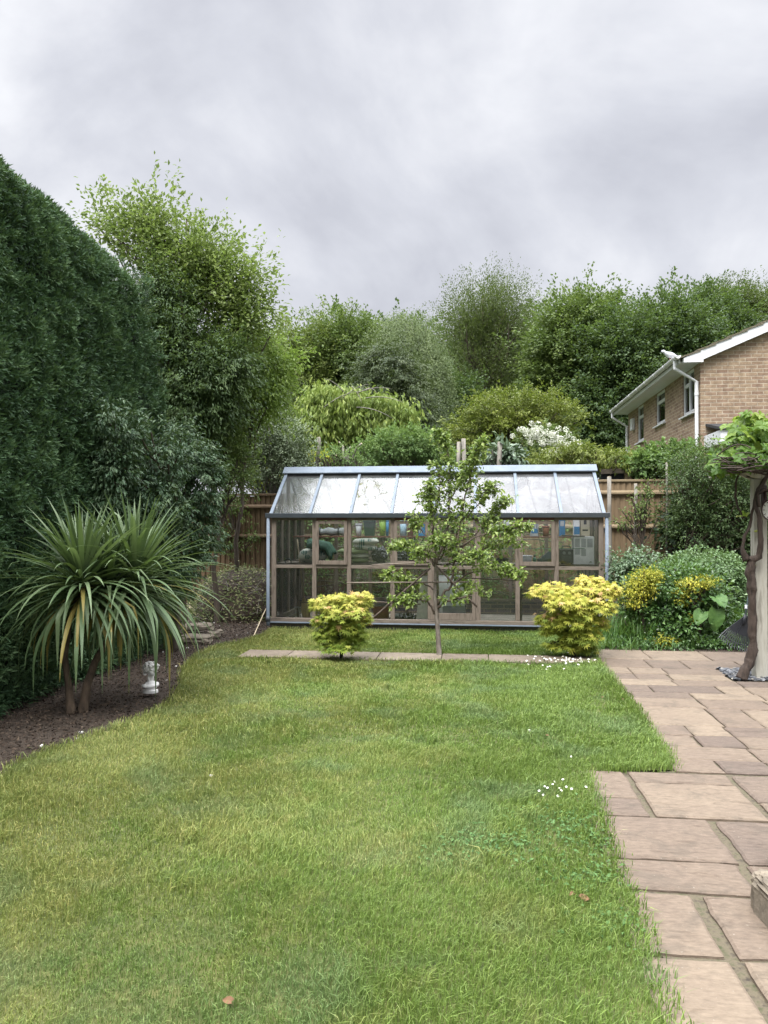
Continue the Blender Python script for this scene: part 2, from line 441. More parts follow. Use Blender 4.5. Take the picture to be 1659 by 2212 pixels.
rects += [(.64, .935, 4.62, 5.10), (.64, .935, 4.34, 4.60), (.965, 1.56, 4.905, 5.10), (.965, 1.56, 4.34, 4.89), (.60, 1.225, 3.79, 4.32), (.60, 1.205, 3.47, 3.775),
          (.58, .905, 2.97, 3.445), (.95, 1.225, 2.97, 3.445), (.585, .915, 2.20, 2.945), (.955, 1.55, 2.20, 2.945), (.56, 1.1, 1.5, 2.18), (1.12, 1.7, 1.5, 2.18),
          (1.26, 1.95, 3.79, 4.32), (1.24, 1.90, 3.47, 3.775), (1.59, 2.3, 4.64, 5.10), (1.59, 2.3, 4.34, 4.62)]
for (ya, yb, xa) in ((4.34, 5.1, 2.32), (3.79, 4.32, 1.97), (3.47, 3.775, 1.92), (2.97, 3.445, 1.245), (2.2, 2.945, 1.57), (1.5, 2.18, 1.72)):
    while xa < patio_x1 - .1:
        xb = min(patio_x1, xa + random.uniform(.5, .85)); rects.append((xa, xb, ya, yb)); xa = xb + .02
bm = bmesh.new(); lay = bm.faces.layers.float.new('rnd')
for (xa, xb, ya, yb) in rects:
    g = .004 if yb < 5.3 else .005
    rv = random.random(); zt = .020 + random.uniform(-.003, .003)
    xa += g*1.3; xb -= g*1.3; ya += g; yb -= g
    def edge(p, q, k):
        return [(p[0] + (q[0]-p[0])*i/k, p[1] + (q[1]-p[1])*i/k) for i in range(k)]
    k = 9
    loop = edge((xa, ya), (xb, ya), k) + edge((xb, ya), (xb, yb), k) + edge((xb, yb), (xa, yb), k) + edge((xa, yb), (xa, ya), k)
    loop = [(x + noise.noise(Vector((x*9, y*9, rv*9)))*.012, y + noise.noise(Vector((x*9, y*9, 5 + rv*9)))*.012) for x, y in loop]
    cx, cy = (xa+xb)/2, (ya+yb)/2
    top = [bm.verts.new((x + (cx-x)*.012/max(.1, abs(xb-xa)/2), y + (cy-y)*.012/max(.1, abs(yb-ya)/2), zt)) for x, y in loop]
    mid = [bm.verts.new((x, y, zt - .008)) for x, y in loop]
    bot = [bm.verts.new((x, y, -.02)) for x, y in loop]
    fs = [bm.faces.new(top)]
    n = len(loop)
    for i in range(n):
        j = (i+1) % n
        fs.append(bm.faces.new((mid[i], mid[j], top[j], top[i]))); fs.append(bm.faces.new((bot[i], bot[j], mid[j], mid[i])))
    for f in fs: f[lay] = rv
bmesh.ops.recalc_face_normals(bm, faces=bm.faces)
me = bpy.data.meshes.new('patio'); bm.to_mesh(me); bm.free()
tag(link('patio', me, m_slab), kind='structure')
px0 = min(r[0] for r in rects)
mm = MB()
ytop = max(r[3] for r in rects); ycut = G(*z8(600, 748)).y
mm.box(G(*z8(150, 150)).x - .1, patio_x1, G(*z8(600, 748)).y, ytop, -.06, .002); mm.box(G(*z8(130, 800)).x - .02, patio_x1, .6, ycut, -.06, .003)
tag(mm.build('patio_joints', m_mortar), kind='structure')
# garden path across the lawn
pa = G(512, 1424); pb = G(512, 1408)
bm = bmesh.new(); lay = bm.faces.layers.float.new('rnd')
x = pa.x
while x < G(*z8(150, 60)).x - .05:
    w = random.uniform(.5, .8); x2 = min(x + w, G(*z8(150, 60)).x); rv = random.random()*.6
    r_ = bmesh.ops.create_cube(bm, size=1)
    for v in r_['verts']:
        v.co = Vector((x + .006 + (v.co.x+.5)*(x2-x-.012), pa.y + (v.co.y+.5)*(pb.y-pa.y), (v.co.z-.5)*.05 + .034 + random.uniform(-.001, .001)))
    for f in {f for v in r_['verts'] for f in v.link_faces}: f[lay] = rv
    x = x2
me = bpy.data.meshes.new('path'); bm.to_mesh(me); bm.free(); tag(link('path', me, slabmat('pale_path_stone', (0.13, 0.105, 0.080), (0.18, 0.15, 0.115), (0.23, 0.195, 0.15))), kind='structure')
path_rect = (pa.x, G(*z8(150, 60)).x, pa.y, pb.y)

# ------------------------------------------------------------------ grass
def grassmat():
    m, t, b, o = newmat('grass_blade')
    a = nn(t, 'ShaderNodeAttribute'); a.attribute_name = 'rnd'
    big = objnoise(t, 1.1, 4, .6, (1, .8, 1), .6, (3.1, 1.2, 0)); med = objnoise(t, 2.6, 5, .65, (1, 1, 1), .9)
    pos = nn(t, 'ShaderNodeNewGeometry'); sp = nn(t, 'ShaderNodeSeparateXYZ'); t.links.new(pos.outputs['Position'], sp.inputs[0])
    # drier, mossier turf over the left and middle, lusher towards the patio
    side = mathn(t, 'MULTIPLY_ADD', sp.outputs[0], -.085); t.nodes[-1].inputs[2].default_value = -.075
    sidec = mathn(t, 'MAXIMUM', mathn(t, 'MINIMUM', side, .12), -.16)
    dry = mathn(t, 'ADD', mathn(t, 'ADD', mathn(t, 'MULTIPLY', big, .5), mathn(t, 'MULTIPLY', med, .5)), sidec)
    green = ramp(t, a.outputs['Fac'], [(0, (.070, .118, .020)), (.5, (.128, .198, .036)), (.85, (.195, .270, .062)), (1, (.31, .36, .15))])
    straw = ramp(t, a.outputs['Fac'], [(0, (.112, .150, .032)), (.5, (.200, .232, .060)), (.85, (.33, .315, .105)), (1, (.44, .37, .16))])
    col = mixc(t, ramp(t, dry, [(.44, (0, 0, 0)), (.52, (.5, .5, .5)), (.60, (1, 1, 1))]), green, straw)
    blu = objnoise(t, 1.6, 3, .5, (1, 1, 1), .5, (9, 4, 0))
    col = mixc(t, mathn(t, 'MULTIPLY', ramp(t, blu, [(.52, (0, 0, 0)), (.66, (1, 1, 1))]), .45), col, (.125, .190, .088))
    t.links.new(col, b.inputs['Base Color']); b.inputs['Roughness'].default_value = .55; b.inputs['Specular IOR Level'].default_value = .35
    tr = nn(t, 'ShaderNodeBsdfTranslucent'); t.links.new(col, tr.inputs[0]); ms = nn(t, 'ShaderNodeMixShader'); ms.inputs[0].default_value = .3
    t.links.new(b.outputs[0], ms.inputs[1]); t.links.new(tr.outputs[0], ms.inputs[2]); t.links.new(ms.outputs[0], o.inputs[0])
    return m
m_grass = grassmat()
rng = np.random.default_rng(11)
def blades(X, Y, H, Wd, z0=0.01, lean=.5):
    n = len(X); az = rng.uniform(0, 2*np.pi, n)
    # combed locally in one direction, as mown turf lies
    comb_ = np.array([noise.noise(Vector((x*.9, y*.9, 2))) for x, y in zip(X, Y)])*3.4
    az = np.where(rng.uniform(size=n) < .55, comb_ + rng.normal(size=n)*.7, az)
    ln = np.abs(rng.normal(size=n))*lean + .15
    d = np.stack([np.cos(az), np.sin(az), np.zeros(n)], 1); s = np.stack([-np.sin(az + rng.normal(size=n)*.8), np.cos(az + rng.normal(size=n)*.8), np.zeros(n)], 1)
    P = np.stack([X, Y, np.full(n, z0)], 1); H = H[:, None]; Wd = Wd[:, None]; ln = ln[:, None]; up = np.array([[0, 0, 1.]])
    a = P - s*Wd/2; b_ = P + s*Wd/2
    m1 = P + d*H*ln*.32 + up*H*.6; c_ = m1 + s*Wd*.42; e = m1 - s*Wd*.42
    tip = P + d*H*ln + up*H*(1 - .28*ln)
    V = np.stack([a, b_, c_, e, tip], 1).reshape(-1, 3)
    i = np.arange(n)[:, None]*5
    return V, [np.concatenate([i + np.array([[0, 1, 2, 3]])], 1), i + np.array([[3, 2, 4]])]
def sample_lawn(n, ya, yb):
    X = rng.uniform(-6.5, 4, n); Y = rng.uniform(ya, yb, n)
    k = inpoly(X, Y, lawn_poly); X, Y = X[k], Y[k]
    # only what the lens, or one a step aside, could see
    k = (X > -Y*.62 - 1.2) & (X < Y*.5 + 1.0); X, Y = X[k], Y[k]
    pr = path_rect; k = ~((X > pr[0]) & (X < pr[1]) & (Y > pr[2]+.02) & (Y < pr[3]-.02)); X, Y = X[k], Y[k]
    return X, Y
Xs, Ys, Hs, Ws = [], [], [], []
for ya, yb, dens, h, w in ((1.6, 3.4, 24000, .044, .0023), (3.4, 5.5, 14500, .046, .0031), (5.5, 8.2, 8000, .046, .0052), (8.2, 12.3, 5000, .046, .0075)):
    X, Y = sample_lawn(int(dens*10.5*(yb-ya)), ya, yb)
    lush = np.array([noise.noise(Vector((x*1.3, y*1.3, 7))) + .5*noise.noise(Vector((x*4, y*4, 9))) for x, y in zip(X, Y)])
    hh = h*(1 + .75*np.clip(lush + .12*X, -.6, 1.5))*rng.uniform(.45, 1.35, len(X))
    Xs.append(X); Ys.append(Y); Hs.append(hh); Ws.append(w*rng.uniform(.7, 1.3, len(X)))
# coarser dark tufts that the mower leaves standing
tx, ty = sample_lawn(900, 2.0, 10.5); kk = rng.uniform(size=len(tx)) < np.clip(.35 + .25*tx, .12, 1); tx, ty = tx[kk][:210], ty[kk][:210]
for x_, y_ in zip(tx, ty):
    kb = int(rng.integers(25, 80)); rr_ = rng.uniform(.02, .07)
    Xs.append(x_ + rng.normal(size=kb)*rr_); Ys.append(y_ + rng.normal(size=kb)*rr_); Hs.append(rng.uniform(.05, .10, kb)); Ws.append(rng.uniform(.0028, .0045, kb)*(1 + .1*y_))
# longer fringe along the lawn edge
E = []
for i in range(3, len(lawn_px) - 1):
    a, b_ = np.array(lawn_poly[i]), np.array(lawn_poly[i+1]); L = np.linalg.norm(b_-a); k = int(L*420)
    t_ = rng.uniform(0, 1, k)[:, None]; E.append(a + (b_-a)*t_ + rng.normal(size=(k, 2))*.028)
for yy in (path_rect[2], path_rect[3]):
    k = int((path_rect[1]-path_rect[0])*380); E.append(np.stack([rng.uniform(path_rect[0]-.05, path_rect[1], k), yy + rng.normal(size=k)*.02], 1))
E = np.concatenate(E); Xs.append(E[:, 0]); Ys.append(E[:, 1]); Hs.append(rng.uniform(.025, .075, len(E))); Ws.append(rng.uniform(.003, .006, len(E)))
X = np.concatenate(Xs); Y = np.concatenate(Ys); H = np.concatenate(Hs); Wd = np.concatenate(Ws)
V, F = blades(X, Y, H, Wd)
n = len(X); rb = rng.beta(1.6, 2.2, n)
tag(nmesh('lawn_grass', V, F, m_grass, rnd=np.concatenate([rb, rb])), 'green and straw yellow mown grass covering the lawn', 'grass', kind='stuff')
# clover and broad-leaved weeds in the turf near the patio
cl = []
for cx, cy, rr, k in [(1180, 1800, .30, 260), (1060, 1830, .22, 160), (1270, 1900, .2, 200), (1330, 2010, .16, 120), (1240, 1770, .2, 120), (1010, 1840, .2, 110), (1300, 1830, .12, 90)]:
    c = G(cx, cy); p = rng.normal(size=(k, 2))*rr*np.array([.6, .5]); cl.append(np.stack([c.x + p[:, 0], c.y + p[:, 1], rng.uniform(.02, .045, k)], 1))
P = np.concatenate(cl); P = P[inpoly(P[:, 0], P[:, 1], lawn_poly)]; n = len(P)
D = np.stack([rng.normal(size=n), rng.normal(size=n), rng.normal(size=n)*.2], 1); N = np.stack([rng.normal(size=n)*.3, rng.normal(size=n)*.3, np.ones(n)], 1)
V, F, q = leaves(P, D, N, rng.uniform(.018, .034, n), rng.uniform(.012, .02, n))
m_clover = leafmat('clover_leaf', [(.035, .085, .022), (.06, .13, .035), (.10, .19, .06)])
tag(nmesh('clover', V, F, m_clover, rnd=np.repeat(rng.uniform(size=n), q)), 'dark green clover patches in the turf near the paving', 'clover', kind='stuff')
# bark chips, crumbs and small stones over the bed
bed_px = [(-200, 1780), (0, 1685), (100, 1626), (260, 1570), (372, 1514), (393, 1478), (394, 1446), (425, 1415), (530, 1383), (588, 1360), (588, 1340), (420, 1330), (350, 1400), (200, 1440), (0, 1510), (-200, 1560)]
bed_poly = [tuple(G(*p).xy) for p in bed_px]
X = rng.uniform(-6, -2, 60000); Y = rng.uniform(4, 14, 60000); k = inpoly(X, Y, bed_poly); X, Y = X[k], Y[k]; n = len(X)
P = np.stack([X, Y, -.02 + rng.uniform(0, .03, n)], 1); D = np.stack([rng.normal(size=n), rng.normal(size=n), rng.normal(size=n)*.35], 1); N = np.stack([rng.normal(size=n)*.5, rng.normal(size=n)*.5, np.ones(n)], 1)
V, F, q = quads(P, D, N, rng.uniform(.012, .045, n), rng.uniform(.008, .02, n))
m_chip = leafmat('bark_chip', [(.016, .011, .008), (.038, .026, .018), (.075, .053, .037), (.13, .10, .07)], trans=0.0, rough=.9)
tag(nmesh('bark_chips', V, F, m_chip, rnd=np.repeat(rng.beta(1.3, 2.5, n), q)), 'dark bark chips and crumbs scattered over the planting bed', 'mulch', kind='stuff')

# ================================================================== GREENHOUSE
m_blue = pmat('blue_grey_aluminium', (0.112, 0.140, 0.175), (0.155, 0.182, 0.215), 6, 0.6, bmp=0.05, spec=.2)
m_bluedk = pmat('dark_grey_aluminium', (0.040, 0.048, 0.056), (0.058, 0.068, 0.078), 6, 0.4, bmp=0.05)
m_timber = pmat('weathered_greenhouse_timber', (0.050, 0.038, 0.028), (0.155, 0.126, 0.100), 9, 0.85, (3, 3, .5), .5, cc=(.100, .078, .060))
m_timberh = pmat('weathered_rail_timber', (0.050, 0.039, 0.030), (0.155, 0.128, 0.102), 9, 0.85, (.5, 3, 3), .5, cc=(.102, .080, .062))
m_redwood = pmat('sheltered_red_timber', (0.075, 0.028, 0.018), (0.15, 0.062, 0.04), 9, 0.65, (.5, 3, 3), .3)
def brickmat(name, ca, cb, mortar, sz=1.0, offs=(0, 0, 0), mort=.01, fleck=.5):
    m, t, b, o = newmat(name)
    g = nn(t, 'ShaderNodeNewGeometry'); s = nn(t, 'ShaderNodeSeparateXYZ'); t.links.new(g.outputs['Position'], s.inputs[0])
    u = mathn(t, 'ADD', s.outputs[0], s.outputs[1]); c = nn(t, 'ShaderNodeCombineXYZ'); t.links.new(u, c.inputs[0]); t.links.new(s.outputs[2], c.inputs[1])
    mp = nn(t, 'ShaderNodeMapping'); t.links.new(c.outputs[0], mp.inputs[0]); mp.inputs['Location'].default_value = offs
    br = nn(t, 'ShaderNodeTexBrick'); t.links.new(mp.outputs[0], br.inputs['Vector'])
    br.inputs['Color1'].default_value = (*ca, 1); br.inputs['Color2'].default_value = (*cb, 1); br.inputs['Mortar'].default_value = (*mortar, 1)
    br.inputs['Scale'].default_value = sz; br.inputs['Brick Width'].default_value = .225; br.inputs['Row Height'].default_value = .075
    br.inputs['Mortar Size'].default_value = mort; br.inputs['Mortar Smooth'].default_value = .25; br.inputs['Bias'].default_value = 0
    n = objnoise(t, 9, 5, .7); n2 = objnoise(t, 60, 4, .7)
    c_ = mixc(t, fleck, br.outputs['Color'], ramp(t, n, [(.3, (.62, .55, .5)), (.7, (1.35, 1.3, 1.25))]), 'MULTIPLY')
    c_ = mixc(t, fleck, c_, ramp(t, n2, [(.3, (.8, .8, .8)), (.7, (1.2, 1.2, 1.2))]), 'MULTIPLY')
    t.links.new(c_, b.inputs['Base Color']); b.inputs['Roughness'].default_value = .9; b.inputs['Specular IOR Level'].default_value = .2
    h = mathn(t, 'SUBTRACT', mathn(t, 'MULTIPLY', n2, .3), br.outputs['Fac']); bump(t, b, h, .8, .006)
    return m
m_darkbrick = brickmat('blue_engineering_brick', (.035, .037, .045), (.085, .075, .07), (.14, .12, .09))
def glassmat(name, tint=(.90, .95, .92), dirt=.06, dirtc=(.35, .36, .33), rough=.02, scl=3, spots=None, refl=1.0, tl_=.4):
    m, t, b, o = newmat(name); t.nodes.remove(b)
    tr = nn(t, 'ShaderNodeBsdfTransparent'); tr.inputs[0].default_value = (*tint, 1)
    gl = nn(t, 'ShaderNodeBsdfGlossy'); gl.inputs['Roughness'].default_value = rough
    fr = nn(t, 'ShaderNodeFresnel'); fr.inputs[0].default_value = 1.5
    m1 = nn(t, 'ShaderNodeMixShader'); t.links.new(mathn(t, 'MULTIPLY', fr.outputs[0], refl, True), m1.inputs[0]); t.links.new(tr.outputs[0], m1.inputs[1]); t.links.new(gl.outputs[0], m1.inputs[2])
    df = nn(t, 'ShaderNodeBsdfDiffuse'); tl = nn(t, 'ShaderNodeBsdfTranslucent')
    if isinstance(dirtc, tuple): df.inputs[0].default_value = (*dirtc, 1); tl.inputs[0].default_value = (*dirtc, 1)
    ad = nn(t, 'ShaderNodeMixShader'); ad.inputs[0].default_value = tl_; t.links.new(df.outputs[0], ad.inputs[1]); t.links.new(tl.outputs[0], ad.inputs[2])
    n = objnoise(t, scl, 5, .6, (1, 1, .35), .8)
    fac = mathn(t, 'MULTIPLY', ramp(t, n, [(.3, (.5, .5, .5)), (.75, (1.6, 1.6, 1.6))]), dirt, True)
    if spots:
        sp = objnoise(t, spots[0], 5, .7, spots[3], .6, spots[4]); k = ramp(t, sp, [(spots[1], (0, 0, 0)), (spots[1] + .1, (1, 1, 1))])
        lim = objnoise(t, 1.3, 1, .4, (1, 1, 1), 0, spots[5]); k = mathn(t, 'MULTIPLY', k, ramp(t, lim, [(.45, (0, 0, 0)), (.58, (1, 1, 1))]))
        cc = mixc(t, k, tuple(dirtc), tuple(spots[2])); t.links.new(cc, df.inputs[0]); t.links.new(cc, tl.inputs[0])
        fac = mathn(t, 'MAXIMUM', fac, mathn(t, 'MULTIPLY', k, .75))
    m2 = nn(t, 'ShaderNodeMixShader'); t.links.new(fac, m2.inputs[0]); t.links.new(m1.outputs[0], m2.inputs[1]); t.links.new(ad.outputs[0], m2.inputs[2])
    t.links.new(m2.outputs[0], o.inputs[0]); return m
m_glass = glassmat('window_glass', (.98, .99, .985), .010, (.30, .32, .28))
m_glassd = glassmat('dusty_window_glass', (.97, .985, .975), .035, (.26, .29, .25))
m_roofa = glassmat('clouded_roof_glass', (.95, .97, .97), .24, (.28, .29, .29), .12, 2.5, None, .16, .7)
m_roofg = glassmat('algae_streaked_roof_glass', (.95, .97, .96), .28, (.28, .29, .29), .12, 2.5, (9, .5, (.19, .20, .07), (1.2, .6, .5), (0, 0, 0), (0, 0, 0)), .16, .7)
m_roofs = glassmat('lichen_spotted_roof_glass', (.95, .97, .97), .20, (.28, .29, .29), .12, 2.5, (26, .56, (.05, .055, .04), (1, 1, 1), (3, 1, 0), (4, 0, 0)), .16, .7)
m_roofw = glassmat('whitened_roof_glass', (.95, .96, .97), .42, (.30, .305, .315), .15, 2.0, None, .16, .7)
m_white = pmat('white_plastic', (0.46, 0.47, 0.50), (0.52, 0.53, 0.56), 5, 0.4, bmp=0)

GYf = G(590, 1359).y                     # front plane of the greenhouse
DEP = 2.0; GYb = GYf + DEP; GYr = GYf + DEP/2
gL = PY(584, 1200, GYf).x; gR = PY(1307, 1200, GYf).x
zE = PY(900, 1113, GYf).z; zR = PY(960, 1016, GYr).z; zB = .10; zS = .165
zM = PY(900, 1225, GYf).z
gh = thing('greenhouse', (gL, GYf, 0), 'timber framed greenhouse with blue-grey metal roof trim on a dark brick plinth', 'greenhouse')
o = MB()
o.box(gL, gR, GYf, GYf+.1, -.08, zB); o.box(gL, gR, GYb-.1, GYb, -.08, .26); o.box(gL, gL+.1, GYf+.1, GYb-.1, -.08, zB); o.box(gR-.1, gR, GYf+.1, GYb-.1, -.08, zB)
o.build('brick_plinth', m_darkbrick, gh)
o = MB(); o.box(gL+.1, gR-.1, GYf+.1, GYb-.1, -.05, .05); o.build('floor', pmat('dusty_concrete_floor', (.16, .14, .115), (.30, .27, .23), 7, .9), gh)
o = MB(); o.box(gL-.03, gR+.03, GYf-.05, GYf+.02, zB, zB+.02); o.build('metal_sill', m_blue, gh, bevel=.003)
o = MB(); o.box(gL, gR, GYf-.03, GYf+.055, zB+.02, zS+.012); o.box(gL, gR, GYb-.055, GYb, .262, .31); o.box(gL, gL+.06, GYf+.056, GYb-.056, zB, zS); o.box(gR-.06, gR, GYf+.056, GYb-.056, zB, zS)
o.build('bottom_rail', m_timberh, gh, bevel=.004)
# front posts
postx = [gL + .055] + [PY(x, 1225, GYf).x for x in (679, 754, 848, 930, 1032, 1118, 1202)] + [gR - .055]
for i, x in enumerate(postx):
    w = .035 if i in (0, 8) else .032
    if i in (4, 5): w = .042
    o = MB(); o.box(x-w, x+w, GYf-.012, GYf+.05, zS+.014, zE-.025); o.build('post', m_timber, gh, bevel=.004)
# rear and gable posts
for i in range(9):
    x = gL + .05 + (gR-gL-.1)*i/8
    o = MB(); o.box(x-.03, x+.03, GYb-.05, GYb-.005, .31, zE-.025); o.build('post', m_timber, gh, bevel=.004)
for x in (gL+.03, gR-.03):
    for y in (GYf+.55, GYf+1.0, GYf+1.45):
        zt = zE + (zR-zE)*(1 - abs(y-GYr)/(DEP/2)) - .05
        o = MB(); o.box(x-.028, x+.028, y-.03, y+.03, zS, zt); o.build('post', m_timber, gh, bevel=.004)
    o = MB(); o.box(x-.022, x+.022, GYf+.056, GYb-.056, zM-.03, zM+.03); o.build('gable_rail', m_timberh, gh, bevel=.003)
    o = MB(); o.box(x-.023, x+.023, GYf+.056, GYb-.056, zE-.06, zE-.01); o.build('gable_rail', m_timberh, gh, bevel=.003)
# bays: lower panes, mid rail, upper panes or opening sashes
for i in range(8):
    x0, x1 = postx[i] + .034, postx[i+1] - .034
    sash = i in (1, 3, 6)
    door = (i == 4)
    o = MB(); o.box(x0-.002, x1+.002, GYf-.008, GYf+.046, zM-.028, zM+.022); o.build('mid_rail', m_timberh, gh, bevel=.003)
    o = MB(); o.box(x0-.002, x1+.002, GYf-.006, GYf+.046, zE-.075, zE-.022); o.build('top_rail', m_timberh if not sash else m_redwood, gh, bevel=.003)
    if sash:
        fr = MB(); fw = .04; a, b_ = zM+.03, zE-.085; ya, yb = GYf-.035, GYf-.009
        fr.box(x0-.01, x0+fw, ya, yb, a, b_); fr.box(x1-fw, x1+.01, ya, yb, a, b_); fr.box(x0+fw, x1-fw, ya+.001, yb, a, a+.06); fr.box(x0+fw, x1-fw, ya+.001, yb, b_-.045, b_)
        s_ = fr.build('window', m_timber, gh, bevel=.003)
        g = MB(); g.box(x0+fw-.005, x1-fw+.005, ya+.010, ya+.014, a+.055, b_-.04); g.build('pane', m_glass, s_)
    else:
        g = MB(); g.box(x0-.005, x1+.005, GYf+.018, GYf+.022, zM+.02, zE-.07); g.build('pane', m_glassd if i == 0 else m_glass, gh)
    if door:
        fr = MB(); fw = .05; a, b_ = zS+.016, zM-.032; ya, yb = GYf-.03, GYf-.01
        fr.box(x0, x0+fw*.5, ya, yb, a, b_); fr.box(x1-fw, x1, ya, yb, a, b_); fr.box(x0+fw*.5, x1-fw, ya+.001, yb, a, a+.10)
        d_ = fr.build('door', m_timber, gh, bevel=.003)
        g = MB(); g.box(x0+fw*.5, x1-fw, ya+.010, ya+.013, a+.09, b_); g.build('pane', m_glass, d_)
    else:
        g = MB(); g.box(x0-.005, x1+.005, GYf+.018, GYf+.022, zS+.014, zM-.026); g.build('pane', m_glassd if i in (0, 5, 6, 7) else m_glass, gh)
    # back wall glazing
    bx0 = gL + .05 + (gR-gL-.1)*i/8 + .03; bx1 = gL + .05 + (gR-gL-.1)*(i+1)/8 - .03
    o = MB(); o.box(bx0, bx1, GYb-.046, GYb-.009, zM-.12, zM-.07); o.build('rear_rail', m_timberh, gh, bevel=.003)
    g = MB(); g.box(bx0, bx1, GYb-.03, GYb-.026, .31, zE-.03); g.build('rear_pane', m_glassd, gh)
for x in (gL+.03, gR-.03):
    for ya, yb in ((GYf+.056, GYf+.52), (GYf+.58, GYf+.97), (GYf+1.03, GYf+1.42), (GYf+1.48, GYb-.056)):
        g = MB(); g.box(x-.002, x+.002, ya, yb, zS, zE-.06); g.build('gable_pane', m_glassd, gh)
    g = MB(); g.prism([(x-.002, GYf+.08, zE-.005), (x-.002, GYr, zR-.06), (x-.002, GYb-.08, zE-.005)], (.004, 0, 0)); g.build('gable_pane', m_glassd, gh)
# eaves, gutter, downpipe
o = MB()
gp = [(GYf-.075, zE-.035), (GYf-.085, zE+.03), (GYf-.075, zE+.034), (GYf-.07, zE-.022), (GYf-.02, zE-.022), (GYf-.01, zE+.03), (GYf+.0, zE+.03), (GYf-.005, zE-.035)]
o.prism([(gL-.06, y, z) for y, z in gp], (gR-gL+.12, 0, 0)); o.build('gutter', m_bluedk, gh, weld=True)
o = MB(); o.box(gL, gR, GYf+.001, GYf+.06, zE-.02, zE+.02); o.build('eaves_beam', m_bluedk, gh)
o = MB(); o.box(gL, gR, GYb-.06, GYb, zE-.02, zE+.02); o.build('eaves_beam', m_bluedk, gh)
for x in (gL-.022, gR+.018):
    o = MB(); o.tube([(x, GYf-.045, zE-.03), (x, GYf-.045, .16), (x+.005, GYf-.06, .06)], .026, 12); d_ = o.build('downpipe', m_blue, gh, smooth=True)
    o = MB(); o.tube([(x, GYf-.045, .20), (x, GYf-.045, .12)], .033, 12); o.build('pipe_socket', m_bluedk, d_, smooth=True)
# roof slopes
nrm = Vector((0, -(zR-zE), DEP/2)).normalized(); lift = nrm*.012
for side in (0, 1):
    def rp(x, t, h=0):
        y = GYf - .04 + (DEP/2+.04)*t; z = zE + .015 + (zR-zE-.015)*t
        if side: y = 2*GYr - y
        n_ = Vector((0, nrm.y * (1 if not side else -1), nrm.z))
        return Vector((x, y, z)) + n_*h
    for i in range(9):
        x = gL + (gR-gL)*i/8; x = min(max(x, gL+.02), gR-.02)
        o = MB(); o.bar(rp(x, 0.0, .012), rp(x, .97, .012), .044 if i not in (0, 8) else .05, .022); o.build('glazing_bar', m_blue, gh, bevel=.003)
    for i in range(8):
        x0 = gL + (gR-gL)*i/8 + .01; x1 = gL + (gR-gL)*(i+1)/8 - .01
        mt = [m_roofs, m_roofa, m_roofg, m_roofa, m_roofa, m_roofa, m_roofw, m_roofw][i] if not side else m_roofa
        if not side and i in (4, 5): mt = m_roofw
        q = [rp(x0, .0), rp(x1, .0), rp(x1, .96), rp(x0, .96)]
        o = MB(); o.prism(q, Vector((0, 0, -.006))); o.build('roof_pane', mt, gh)
    if not side:
        o = MB(); o.bar(rp(gL, .93, -.02), rp(gR, .93, -.02), .05, .05); o.build('purlin', m_redwood, gh)
for i in range(8):
    # sloping inner rafters braces seen through the roof glass
    x = gL + (gR-gL)*(i+.5)/8
    o = MB(); o.bar((x+.12, GYb-.1, zE+.03), (x-.12, GYr+.05, zR-.12), .03, .04); o.build('brace', m_white if i in (0, 1) else m_timber, gh)
# ridge: a deep blue-grey capping with a dark vent slot beneath
o = MB()
zc_ = zR + .045
o.prism([(gL-.03, GYr-.14, zR-.045), (gL-.03, GYr-.145, zR-.03), (gL-.03, GYr-.02, zc_+.03), (gL-.03, GYr+.02, zc_+.03), (gL-.03, GYr+.145, zR-.03), (gL-.03, GYr+.14, zR-.045), (gL-.03, GYr, zR-.0)], (gR-gL+.06, 0, 0))
o.build('ridge_cap', m_blue, gh, weld=True)
o = MB(); o.box(gL, gR, GYr-.11, GYr+.11, zR-.085, zR-.045); o.build('ridge_vent', pmat('black_rubber', (.01, .01, .012), (.02, .02, .022), 5, .6), gh)

# ------------------------------------------------------------------ staging and shelf
sy0, sy1 = GYf+.10, GYf+.62; bz = zM + .045
def slatted(name, y0, y1, z, label, cat, leg=True, mat=m_timberh):
    t = thing(name, (gL+.15, y0, z), label, cat)
    k = int((y1-y0)/.085)
    for i in range(k):
        y = y0 + (y1-y0)*i/k
        o = MB(); o.box(gL+.08, gR-.08, y, y+(y1-y0)/k-.012, z-.022, z); o.build('slat', mat, t, bevel=.002)
    for x in np.linspace(gL+.3, gR-.3, 6):
        o = MB(); o.box(x-.02, x+.02, y0+.02, y1-.02, z-.065, z-.023); o.build('bearer', mat, t)
        if leg: o = MB(); o.box(x-.02, x+.02, y1-.06, y1-.022, .05, z-.066); o.build('leg', mat, t)
    return t
slatted('staging_bench', sy0, sy1, bz, 'long grey timber staging bench inside the greenhouse front', 'bench')
hz = PY(900, 1158, GYf+1.2).z
slatted('high_shelf', GYf+1.12, GYf+1.40, hz, 'long red-brown shelf high across the back of the greenhouse', 'shelf', False, m_redwood)

